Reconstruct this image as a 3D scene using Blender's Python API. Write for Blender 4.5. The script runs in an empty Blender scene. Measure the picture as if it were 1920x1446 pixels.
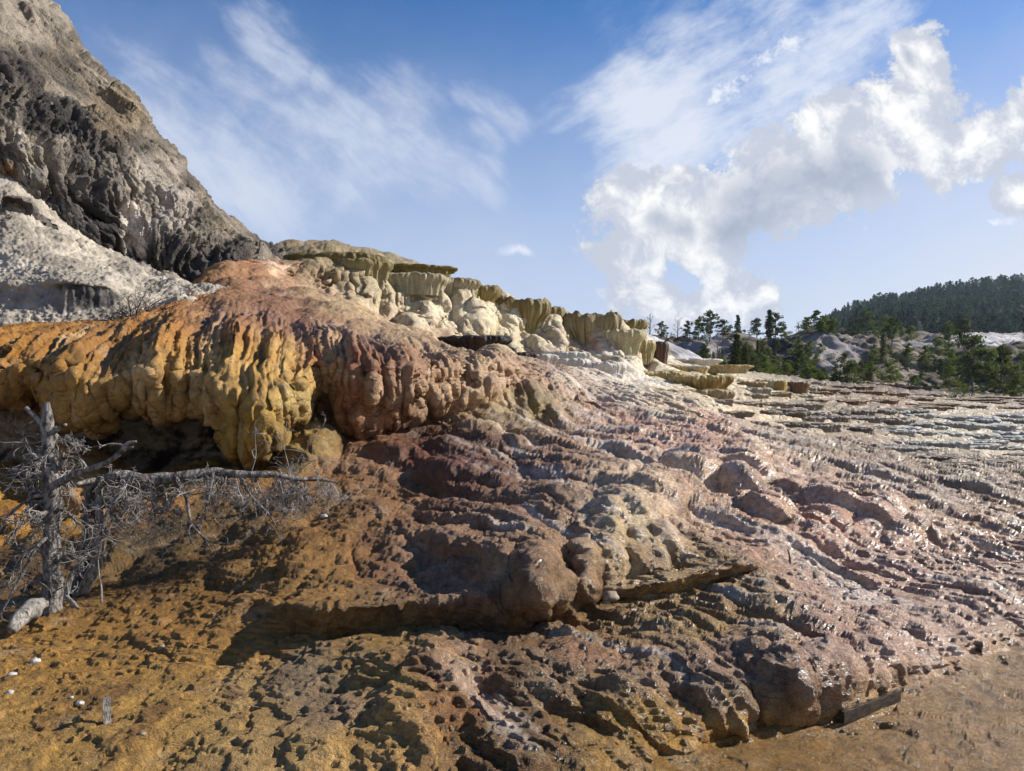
import bpy, math, random
import numpy as np
from mathutils import Vector, Matrix

# ---------------------------------------------------------------- camera, light, sky
F, CU, CV, EYE = 1340.0, 960.0, 723.0, 2.2      # focal length and centre in photo pixels, eye height in metres
scene = bpy.context.scene
cam_d = bpy.data.cameras.new('camera'); cam = bpy.data.objects.new('camera', cam_d)
scene.collection.objects.link(cam); scene.camera = cam
cam.location = (0, 0, EYE); cam.rotation_euler = (math.pi / 2, 0, 0)
cam_d.sensor_width = 36.0; cam_d.lens = 36.0 * F / 1920.0
cam_d.clip_start = 0.1; cam_d.clip_end = 6000
SUN_AZ, SUN_EL = math.radians(75), math.radians(31)     # azimuth measured from +Y (view) to the right
sd = bpy.data.lights.new('sun', 'SUN'); sun = bpy.data.objects.new('sun', sd); scene.collection.objects.link(sun)
sd.energy = 5.0; sd.angle = math.radians(0.5); sd.color = (1.0, 0.94, 0.86)
sdir = Vector((math.sin(SUN_AZ) * math.cos(SUN_EL), math.cos(SUN_AZ) * math.cos(SUN_EL), math.sin(SUN_EL)))
sun.rotation_euler = sdir.to_track_quat('Z', 'Y').to_euler()
scene.view_settings.view_transform = 'Standard'; scene.view_settings.look = 'None'
scene.view_settings.exposure = 0.74; scene.view_settings.gamma = 1.0
scene.render.engine = 'CYCLES'
scene.cycles.use_denoising = True; scene.cycles.sample_clamp_indirect = 4.0; scene.cycles.max_bounces = 6; scene.cycles.diffuse_bounces = 3; scene.cycles.glossy_bounces = 2

world = bpy.data.worlds.new('World'); scene.world = world; world.use_nodes = True

class NT:
    """small helper that writes shader nodes as expressions"""
    def __init__(s, tree): s.t = tree; tree.nodes.clear()
    def node(s, ty, **kw):
        n = s.t.nodes.new(ty)
        for k, v in kw.items(): setattr(n, k, v)
        return n
    def put(s, sock, v):
        if isinstance(v, bpy.types.NodeSocket): s.t.links.new(v, sock)
        elif v is not None: sock.default_value = v
    def m(s, op, a, b=None, c=None, clamp=False):
        n = s.node('ShaderNodeMath', operation=op, use_clamp=clamp)
        s.put(n.inputs[0], a)
        if b is not None: s.put(n.inputs[1], b)
        if c is not None: s.put(n.inputs[2], c)
        return n.outputs[0]
    def v(s, op, a, b=None, sc=None):
        n = s.node('ShaderNodeVectorMath', operation=op)
        s.put(n.inputs[0], a)
        if b is not None: s.put(n.inputs[1], b)
        if sc is not None: s.put(n.inputs['Scale'], sc)
        return n.outputs['Value'] if op in ('LENGTH', 'DOT_PRODUCT', 'DISTANCE') else n.outputs[0]
    def comb(s, x, y, z=0.0):
        n = s.node('ShaderNodeCombineXYZ')
        for i, q in enumerate((x, y, z)): s.put(n.inputs[i], q)
        return n.outputs[0]
    def sep(s, a):
        n = s.node('ShaderNodeSeparateXYZ'); s.put(n.inputs[0], a); return n.outputs
    def mapr(s, a, f0, f1, t0=0.0, t1=1.0, smooth=True):
        n = s.node('ShaderNodeMapRange', interpolation_type='SMOOTHSTEP' if smooth else 'LINEAR')
        for i, q in enumerate((a, f0, f1, t0, t1)): s.put(n.inputs[i], q)
        return n.outputs[0]
    def noise(s, vec, scale, detail=5.0, rough=0.55, dist=0.0, color=False, dim='3D', w=None):
        n = s.node('ShaderNodeTexNoise', noise_dimensions=dim)
        s.put(n.inputs['Vector'], vec); s.put(n.inputs['Scale'], scale); s.put(n.inputs['Detail'], detail)
        s.put(n.inputs['Roughness'], rough); s.put(n.inputs['Distortion'], dist)
        return n.outputs['Color' if color else 'Fac']
    def voro(s, vec, scale, feat='F1', out='Distance'):
        n = s.node('ShaderNodeTexVoronoi', feature=feat)
        s.put(n.inputs['Vector'], vec); s.put(n.inputs['Scale'], scale)
        return n.outputs[out]
    def mix(s, f, a, b, mode='MIX'):
        n = s.node('ShaderNodeMix', data_type='RGBA', blend_type=mode)
        s.put(n.inputs[0], f); s.put(n.inputs[6], a); s.put(n.inputs[7], b)
        return n.outputs[2]

def lin(r, g, b):
    f = lambda c: (c / 255 / 12.92) if c / 255 <= 0.04045 else ((c / 255 + 0.055) / 1.055) ** 2.4
    return (f(r), f(g), f(b), 1.0)

def build_sky():
    n = NT(world.node_tree)
    sky = n.node('ShaderNodeTexSky', sky_type='NISHITA')
    sky.sun_disc = False; sky.sun_elevation = SUN_EL; sky.sun_rotation = SUN_AZ
    sky.altitude = 1900; sky.air_density = 1.0; sky.dust_density = 0.6; sky.ozone_density = 2.0
    d = n.node('ShaderNodeTexCoord').outputs['Generated']
    x, y, z = n.sep(d)
    yy = n.m('MAXIMUM', y, 0.08)
    p = n.comb(n.m('DIVIDE', x, yy), n.m('DIVIDE', z, yy), 0.0)
    U = lambda u, v: ((u - CU) / F, (CV - v) / F, 0.0)
    def warp(vec, sc, amp, det=4):
        c = n.v('SUBTRACT', n.noise(vec, sc, det, 0.6, color=True), (0.5, 0.5, 0.5))
        return n.v('ADD', vec, n.v('SCALE', c, sc=amp))
    pw = warp(p, 3.2, 0.10, 3)
    pw2 = warp(pw, 13.0, 0.035, 5)
    def capsule(vec, a, b, r, soft):
        a, b = Vector(U(*a)), Vector(U(*b)); ba = b - a
        pa = n.v('SUBTRACT', vec, tuple(a))
        h = n.m('DIVIDE', n.v('DOT_PRODUCT', pa, tuple(ba)), max(ba.dot(ba), 1e-6), clamp=True)
        dd = n.v('LENGTH', n.v('SUBTRACT', pa, n.v('SCALE', tuple(ba), sc=h)))
        return n.m('SUBTRACT', 1.0, n.m('DIVIDE', dd, r / F))      # 1 on the spine, 0 at r, negative outside
    def union(lst):
        o = lst[0]
        for q in lst[1:]: o = n.m('MAXIMUM', o, q)
        return o
    # ---- cumulus bank, right
    cum = union([capsule(pw, a, b, r, 0) for a, b, r in (
        ((1190, 425), (1330, 400), 98), ((1330, 405), (1640, 280), 108), ((1640, 265), (1730, 160), 86),
        ((1725, 160), (1725, 105), 74), ((1170, 460), (1250, 570), 88), ((1290, 470), (1400, 555), 60),
        ((1240, 570), (1420, 550), 46), ((1760, 300), (1940, 225), 72), ((1940, 215), (2300, 120), 80),
        ((1630, 130), (1645, 150), 16), ((1560, 220), (1600, 200), 26), ((1900, 360), (2000, 350), 40),
        ((1290, 340), (1300, 350), 30))])
    fb = n.noise(p, 8.0, 10.0, 0.68)
    fb2 = n.noise(pw, 24.0, 10.0, 0.74)
    hole = capsule(pw2, (1250, 500), (1285, 512), 26, 0)
    hole2 = capsule(pw, (1290, 585), (1300, 590), 24, 0)
    dens = n.m('ADD', cum, n.m('MULTIPLY', n.m('SUBTRACT', fb, 0.5), 2.9))
    dens = n.m('ADD', dens, n.m('MULTIPLY', n.m('SUBTRACT', fb2, 0.5), 1.5))
    dens = n.m('SUBTRACT', dens, n.m('MULTIPLY', n.mapr(hole, -0.8, 0.8), 0.7))
    a_c = n.mapr(dens, -0.04, 0.22)
    core = union([capsule(pw2, a, b, r, 0) for a, b, r in (
        ((1400, 385), (1600, 325), 84), ((1360, 430), (1480, 400), 60), ((1225, 420), (1290, 425), 40),
        ((1720, 100), (1745, 110), 26))])
    billow = n.noise(pw2, 18.0, 6.0, 0.6)
    grey = n.m('MULTIPLY', n.mapr(n.m('ADD', core, n.m('MULTIPLY', n.m('SUBTRACT', billow, 0.5), 1.0)), 0.02, 1.0), 0.78)
    tex = n.mapr(n.m('ADD', n.m('MULTIPLY', billow, 0.6), n.m('MULTIPLY', dens, 0.12)), 0.30, 0.48)
    ccol = n.mix(tex, lin(192, 198, 212), lin(248, 247, 245))
    ccol = n.mix(grey, ccol, n.mix(billow, lin(132, 146, 170), lin(172, 183, 202)))
    # ---- cirrus: streaks combed along slanting directions
    def streak(ang, sx, sy, seed, det=6):
        c, s_ = math.cos(ang), math.sin(ang)
        px, py, _ = n.sep(warp(p, 4.0, 0.07, 4))
        a = n.m('ADD', n.m('MULTIPLY', px, c), n.m('MULTIPLY', py, s_))
        b = n.m('SUBTRACT', n.m('MULTIPLY', py, c), n.m('MULTIPLY', px, s_))
        return n.noise(n.comb(n.m('MULTIPLY', a, sx), n.m('MULTIPLY', b, sy), seed), 1.0, det, 0.65)
    c1 = union([capsule(pw, a, b, r, 0) for a, b, r in (
        ((300, 210), (560, 300), 120), ((560, 250), (760, 200), 75), ((360, 330), (640, 320), 90), ((260, 170), (330, 200), 60),
        ((480, 60), (520, 150), 62), ((640, 300), (860, 310), 70), ((590, 160), (600, 165), 40), ((880, 180), (960, 230), 40), ((900, 270), (920, 340), 40))])
    s1 = streak(math.radians(-40), 3.6, 12.0, 3.1, 8)
    s1b = n.noise(pw, 7.0, 8.0, 0.62)
    d1 = n.m('ADD', n.m('MULTIPLY', n.mapr(c1, -1.3, 0.8), 1.25), n.m('MULTIPLY', n.m('SUBTRACT', n.m('ADD', n.m('MULTIPLY', s1, 0.6), n.m('MULTIPLY', s1b, 0.4)), 0.5), 4.6))
    a1 = n.m('MULTIPLY', n.mapr(d1, 0.45, 1.95), n.m('MULTIPLY', n.mapr(c1, -1.9, 0.5), 0.78))
    c2 = union([capsule(pw, a, b, r, 0) for a, b, r in (
        ((1190, 215), (1440, 110), 120), ((1440, 140), (1660, 40), 85), ((1230, 290), (1500, 210), 90), ((1180, 150), (1300, 130), 60))])
    s2 = n.m('ADD', n.m('MULTIPLY', streak(math.radians(30), 4.0, 13.0, 11.3, 8), 0.6), n.m('MULTIPLY', n.noise(pw, 8.0, 8.0, 0.62), 0.4))
    d2 = n.m('ADD', n.mapr(c2, -0.9, 0.9), n.m('MULTIPLY', n.m('SUBTRACT', s2, 0.5), 4.2))
    c2b = capsule(pw2, (1330, 170), (1465, 90), 32, 0)
    a2 = n.m('MULTIPLY', n.mapr(d2, 0.10, 1.3), n.m('MULTIPLY', n.mapr(c2, -1.2, 0.3), 0.85))
    a2 = n.m('MAXIMUM', a2, n.mapr(n.m('ADD', c2b, n.m('MULTIPLY', n.m('SUBTRACT', fb2, 0.5), 4.0)), -0.1, 1.1))
    c3 = union([capsule(pw2, a, b, r, 0) for a, b, r in (((890, 462), (985, 472), 17), ((915, 500), (925, 502), 12), ((1100, 550), (1190, 535), 14),
        ((1640, 524), (1646, 520), 8), ((1860, 415), (1915, 400), 8))])
    a3 = n.m('MULTIPLY', n.mapr(n.m('ADD', c3, n.m('MULTIPLY', n.m('SUBTRACT', fb2, 0.5), 1.8)), -0.2, 0.8), 0.7)
    # ---- pale horizon haze mixed into the low sky colour, a little warmer to the right
    el = n.m('DIVIDE', z, n.m('SQRT', n.m('ADD', n.m('MULTIPLY', x, x), n.m('MULTIPLY', y, y))))
    px = n.sep(p)[0]
    veil = n.mapr(n.m('ADD', el, n.m('MULTIPLY', n.m('SUBTRACT', n.noise(p, 2.6, 5, 0.6), 0.5), 0.22)), -0.04, 0.57, 1.0, 0.0)
    veil = n.m('MULTIPLY', n.m('POWER', veil, 0.9), 0.96)
    vcol = n.mix(n.mapr(px, 0.2, 0.75), lin(198, 206, 224), lin(224, 219, 217))
    # ---- blend
    skyc = n.v('SCALE', sky.outputs[0], sc=0.108)
    skyc = n.v('MULTIPLY', skyc, (0.50, 0.92, 1.28))
    col = n.mix(veil, skyc, vcol)
    col = n.mix(a1, col, lin(214, 220, 233))
    col = n.mix(a2, col, lin(226, 230, 240))
    col = n.mix(a3, col, lin(238, 240, 246))
    col = n.mix(a_c, col, ccol)
    bg = n.node('ShaderNodeBackground'); n.put(bg.inputs[0], col); bg.inputs[1].default_value = 0.66
    out = n.node('ShaderNodeOutputWorld'); n.t.links.new(bg.outputs[0], out.inputs[0])
build_sky()
world.cycles.sampling_method = 'MANUAL'; world.cycles.sample_map_resolution = 512

# ---------------------------------------------------------------- numeric helpers
def P(u, v, Y): return np.array([(u - CU) / F * Y, Y, EYE + (CV - v) / F * Y])
_r = np.random.RandomState(7)
PERM = np.concatenate([_r.permutation(256)] * 3).astype(np.int32)
G = _r.normal(size=(256, 3)).astype(np.float32); G /= np.linalg.norm(G, axis=1)[:, None]
RP = _r.rand(256, 3).astype(np.float32)
def perlin(x, y, z):
    x, y, z = np.broadcast_arrays(x, y, z); x = x.astype(np.float32); y = y.astype(np.float32); z = z.astype(np.float32)
    xi, yi, zi = np.floor(x), np.floor(y), np.floor(z)
    xf, yf, zf = x - xi, y - yi, z - zi
    xi = xi.astype(np.int32) & 255; yi = yi.astype(np.int32) & 255; zi = zi.astype(np.int32) & 255
    fade = lambda t: t * t * t * (t * (t * 6 - 15) + 10)
    u, v, w = fade(xf), fade(yf), fade(zf)
    out = 0
    for dx in (0, 1):
        a = PERM[xi + dx]; wx = u if dx else 1 - u
        for dy in (0, 1):
            b = PERM[a + ((yi + dy) & 255)]; wy = v if dy else 1 - v
            for dz in (0, 1):
                g = G[PERM[b + ((zi + dz) & 255)] & 255]; wz = w if dz else 1 - w
                out = out + wx * wy * wz * (g[..., 0] * (xf - dx) + g[..., 1] * (yf - dy) + g[..., 2] * (zf - dz))
    return out * 1.6
def fbm(x, y, z, octs=4, gain=0.5, lac=2.03, off=0.0):
    a, s, o = 1.0, 0.0, 0
    for i in range(octs):
        f = lac ** i
        o = o + a * perlin(x * f + off + i * 17.3, y * f + i * 9.1 + off, z * f - i * 5.7); s += a; a *= gain
    return o / s
def worley(x, y, z, off=0):
    """distance to the nearest and second nearest feature point"""
    x = np.asarray(x, np.float32) + off; y = np.asarray(y, np.float32); z = np.asarray(z, np.float32)
    xi, yi, zi = np.floor(x).astype(np.int32), np.floor(y).astype(np.int32), np.floor(z).astype(np.int32)
    f1 = np.full(x.shape, 9.0, np.float32); f2 = f1.copy(); idn = np.zeros(x.shape, np.int32)
    for dx in (-1, 0, 1):
        for dy in (-1, 0, 1):
            for dz in (-1, 0, 1):
                cx, cy, cz = xi + dx, yi + dy, zi + dz
                h = PERM[PERM[PERM[cx & 255] + (cy & 255)] + (cz & 255)] & 255
                r = RP[h]
                d = (cx + r[..., 0] - x) ** 2 + (cy + r[..., 1] - y) ** 2 + (cz + r[..., 2] - z) ** 2
                m = d < f1
                f2 = np.where(m, f1, np.minimum(f2, d)); f1 = np.where(m, d, f1); idn = np.where(m, h, idn)
    return np.sqrt(f1), np.sqrt(f2), idn / 255.0
def sstep(x, a, b):
    t = np.clip((x - a) / (b - a), 0, 1); return t * t * (3 - 2 * t)
def pchip(x, y, xq):
    """monotone cubic through (x, y); y may carry extra trailing axes"""
    x = np.asarray(x, float); y = np.asarray(y, float)
    ex = (slice(None),) + (None,) * (y.ndim - 1)
    h = np.diff(x)[ex]; dl = np.diff(y, axis=0) / h
    d = np.zeros_like(y)
    if len(x) > 2:
        w1 = 2 * h[1:] + h[:-1]; w2 = h[1:] + 2 * h[:-1]
        with np.errstate(divide='ignore', invalid='ignore'):
            q = (w1 + w2) / (w1 / dl[:-1] + w2 / dl[1:])
        d[1:-1] = np.where(dl[:-1] * dl[1:] > 0, q, 0)
    d[0] = dl[0]; d[-1] = dl[-1]; d = np.nan_to_num(d)
    xq = np.asarray(xq, float); i = np.clip(np.searchsorted(x, xq) - 1, 0, len(x) - 2)
    hh = (x[i + 1] - x[i])[(slice(None),) + (None,) * (y.ndim - 1)]
    t = ((xq - x[i]) / (x[i + 1] - x[i]))[(slice(None),) + (None,) * (y.ndim - 1)]
    return ((2*t**3 - 3*t**2 + 1) * y[i] + (t**3 - 2*t**2 + t) * hh * d[i] + (-2*t**3 + 3*t**2) * y[i+1] + (t**3 - t**2) * hh * d[i+1])
def loft(rows, us, ns):
    """rows: lists of (u, v, Y) from near to far; returns points and the row parameter"""
    ctl = []
    for r in rows:
        a = np.array(sorted(r), float)
        v = pchip(a[:, 0], a[:, 1], us); Y = np.exp(pchip(a[:, 0], np.log(a[:, 2]), us))
        ctl.append(np.stack([(us - CU) / F * Y, Y, EYE + (CV - v) / F * Y], 1))
    ctl = np.array(ctl)                                   # K, C, 3
    k = np.concatenate([i + np.arange(n) / n for i, n in enumerate(ns)] + [[len(rows) - 1]])
    return pchip(np.arange(len(rows)), ctl, k), k
def normals(B):
    du = np.gradient(B, axis=1); dv = np.gradient(B, axis=0)
    N = np.cross(du, dv); L = np.linalg.norm(N, axis=2, keepdims=True)
    return N / np.maximum(L, 1e-9)
def blur(A, n, ax):
    for _ in range(n):
        A = (np.roll(A, 1, ax) + 2 * A + np.roll(A, -1, ax)) / 4 if False else _bl(A, ax)
    return A
def _bl(A, ax):
    A = np.moveaxis(A, ax, 0); B = A.copy(); B[1:-1] = (A[:-2] + 2 * A[1:-1] + A[2:]) / 4
    return np.moveaxis(B, 0, ax)
def grid_mesh(name, B, mat, attrs=None, kind=None, flip=False, parent=None):
    R, C = B.shape[:2]
    me = bpy.data.meshes.new(name)
    me.vertices.add(R * C); me.vertices.foreach_set('co', B.reshape(-1).astype(np.float32))
    i = np.arange(R * C).reshape(R, C)
    q = np.stack([i[:-1, :-1], i[:-1, 1:], i[1:, 1:], i[1:, :-1]], -1).reshape(-1, 4)
    if flip: q = q[:, ::-1]
    me.loops.add(q.size); me.loops.foreach_set('vertex_index', q.reshape(-1).astype(np.int32))
    me.polygons.add(len(q)); me.polygons.foreach_set('loop_start', (np.arange(len(q)) * 4).astype(np.int32))
    me.polygons.foreach_set('use_smooth', np.ones(len(q), bool))
    me.update(calc_edges=True)
    for nm, arr in (attrs or {}).items():
        if arr.ndim == 3:
            a = me.attributes.new(nm, 'FLOAT_COLOR', 'POINT')
            c = np.ones((R * C, 4), np.float32); c[:, :3] = arr.reshape(-1, 3); a.data.foreach_set('color', c.reshape(-1))
        else:
            a = me.attributes.new(nm, 'FLOAT', 'POINT'); a.data.foreach_set('value', arr.reshape(-1).astype(np.float32))
    me.materials.append(mat)
    o = bpy.data.objects.new(name, me); scene.collection.objects.link(o)
    if kind: o['kind'] = kind
    if parent: o.parent = parent
    return o
def mesh_obj(name, verts, faces, mats, parent=None, smooth=True, midx=None):
    me = bpy.data.meshes.new(name); me.from_pydata([tuple(map(float, v)) for v in verts], [], [tuple(map(int, f)) for f in faces])
    for m_ in (mats if isinstance(mats, (list, tuple)) else [mats]): me.materials.append(m_)
    if smooth: me.polygons.foreach_set('use_smooth', [True] * len(me.polygons))
    if midx is not None: me.polygons.foreach_set('material_index', midx)
    me.update()
    o = bpy.data.objects.new(name, me); scene.collection.objects.link(o)
    if parent: o.parent = parent
    return o
def thing(name, label, cat, loc, group=None):
    o = bpy.data.objects.new(name, None); scene.collection.objects.link(o); o.empty_display_size = 0.2
    o.location = loc; o['label'] = label; o['category'] = cat
    if group: o['group'] = group
    return o
def tag(o, label, cat, group=None):
    o['label'] = label; o['category'] = cat
    if group: o['group'] = group
    return o

# ---------------------------------------------------------------- materials
def rock_material(name, fine=45.0, bump=0.012, r0=0.32, r1=0.6, var=0.35, nod=1.0, spec=0.5, dark=0.0, mid=6.0, stretch=None, grain=0):
    m = bpy.data.materials.new(name); m.use_nodes = True; n = NT(m.node_tree)
    co = n.node('ShaderNodeTexCoord').outputs['Object']
    co2 = n.v('MULTIPLY', co, stretch) if stretch else co
    col = n.node('ShaderNodeAttribute', attribute_name='Col').outputs['Color']
    wet = n.node('ShaderNodeAttribute', attribute_name='Wet').outputs['Fac']
    a = n.noise(co, mid, 6, 0.62); b = n.noise(co, fine * 0.6, 4, 0.6)
    k = n.m('ADD', n.m('MULTIPLY', n.m('SUBTRACT', a, 0.5), var * 2.4), n.m('MULTIPLY', n.m('SUBTRACT', b, 0.5), var * 2.4))
    k = n.m('ADD', k, 1.0)
    c = n.v('SCALE', col, sc=n.m('MULTIPLY', n.m('MAXIMUM', k, 0.15), 0.84))
    f1 = n.noise(co2, fine, 5, 0.65)
    vo = n.voro(co2, fine * 0.9)
    v2 = n.voro(co2, fine * 0.32)
    hgt = n.m('ADD', f1, n.m('MULTIPLY', n.m('SUBTRACT', 1.0, vo), 0.45 * nod))
    hgt = n.m('ADD', hgt, n.m('MULTIPLY', n.m('SUBTRACT', 1.0, v2), 0.8 * nod))
    if grain:
        g2 = n.noise(co2, grain, 3, 0.7); hgt = n.m('ADD', hgt, n.m('MULTIPLY', g2, 1.1)); c = n.v('SCALE', c, sc=n.mapr(g2, 0.3, 0.7, 0.62, 1.38, False))
    bp = n.node('ShaderNodeBump'); bp.inputs['Strength'].default_value = 1.0; bp.inputs['Distance'].default_value = bump
    n.put(bp.inputs['Height'], hgt)
    bs = n.node('ShaderNodeBsdfPrincipled')
    n.put(bs.inputs['Base Color'], c); n.put(bs.inputs['Normal'], bp.outputs[0])
    rr = n.m('ADD', n.mapr(wet, 0, 1, r1, r0, False), n.m('MULTIPLY', n.m('SUBTRACT', b, 0.5), 0.25))
    n.put(bs.inputs['Roughness'], rr)
    n.put(bs.inputs['Specular IOR Level'], spec)
    o = n.node('ShaderNodeOutputMaterial'); n.t.links.new(bs.outputs[0], o.inputs[0])
    return m
def simple_material(name, c1, c2, scale=8, rough=0.8, bump=0.01, bscale=40, stretch=(1, 1, 1), spec=0.3, rand=0.0):
    m = bpy.data.materials.new(name); m.use_nodes = True; n = NT(m.node_tree)
    co = n.v('MULTIPLY', n.node('ShaderNodeTexCoord').outputs['Object'], stretch)
    a = n.noise(co, scale, 5, 0.65)
    c = n.mix(n.mapr(a, 0.35, 0.65), c1, c2)
    if rand:
        rnd = n.node('ShaderNodeObjectInfo').outputs['Random']
        c = n.v('SCALE', c, sc=n.mapr(rnd, 0, 1, 1 - rand, 1 + rand, False))
    bp = n.node('ShaderNodeBump'); bp.inputs['Distance'].default_value = bump; n.put(bp.inputs['Height'], n.noise(co, bscale, 4, 0.6))
    bs = n.node('ShaderNodeBsdfPrincipled'); n.put(bs.inputs['Base Color'], c); n.put(bs.inputs['Normal'], bp.outputs[0])
    bs.inputs['Roughness'].default_value = rough; bs.inputs['Specular IOR Level'].default_value = spec
    o = n.node('ShaderNodeOutputMaterial'); n.t.links.new(bs.outputs[0], o.inputs[0])
    return m
M_GROUND = rock_material('wet_travertine', fine=34, bump=0.018, grain=95, stretch=(.8, 1.25, 1), r0=0.22, r1=0.6, var=0.5, spec=0.38)
M_TERR = rock_material('terrace_travertine', fine=14, bump=0.02, grain=40, r0=0.35, r1=0.75, var=0.25, nod=0.6, spec=0.35, mid=2.2)
M_CLIFF = rock_material('weathered_travertine', fine=5.0, bump=0.07, grain=22, r0=0.7, r1=0.95, var=0.42, nod=0.5, spec=0.2, mid=1.3)
M_SCREE = rock_material('travertine_gravel', fine=7.0, bump=0.06, r0=0.8, r1=0.95, var=0.30, nod=1.0, spec=0.15, mid=1.0)
M_HILL = rock_material('hill_soil', fine=0.9, bump=0.25, r0=0.9, r1=0.95, var=0.35, nod=0.5, spec=0.1, mid=0.12)

def colour_field(u, v, anchors, wx, wy, power=1.0):
    """own colour of the rock from listed patches, in linear light"""
    uu = u + wx; vv = v + wy
    num = np.zeros(u.shape + (3,), np.float32); den = np.zeros(u.shape, np.float32)
    for (a, b, r, s, c) in anchors:
        w = s * np.exp(-(((uu - a) / r) ** 2 + ((vv - b) / (r * 0.6)) ** 2)) + 1e-9
        l = lin(*c); den += w
        for i in range(3): num[..., i] += w * l[i]
    return num / den[..., None]

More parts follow.
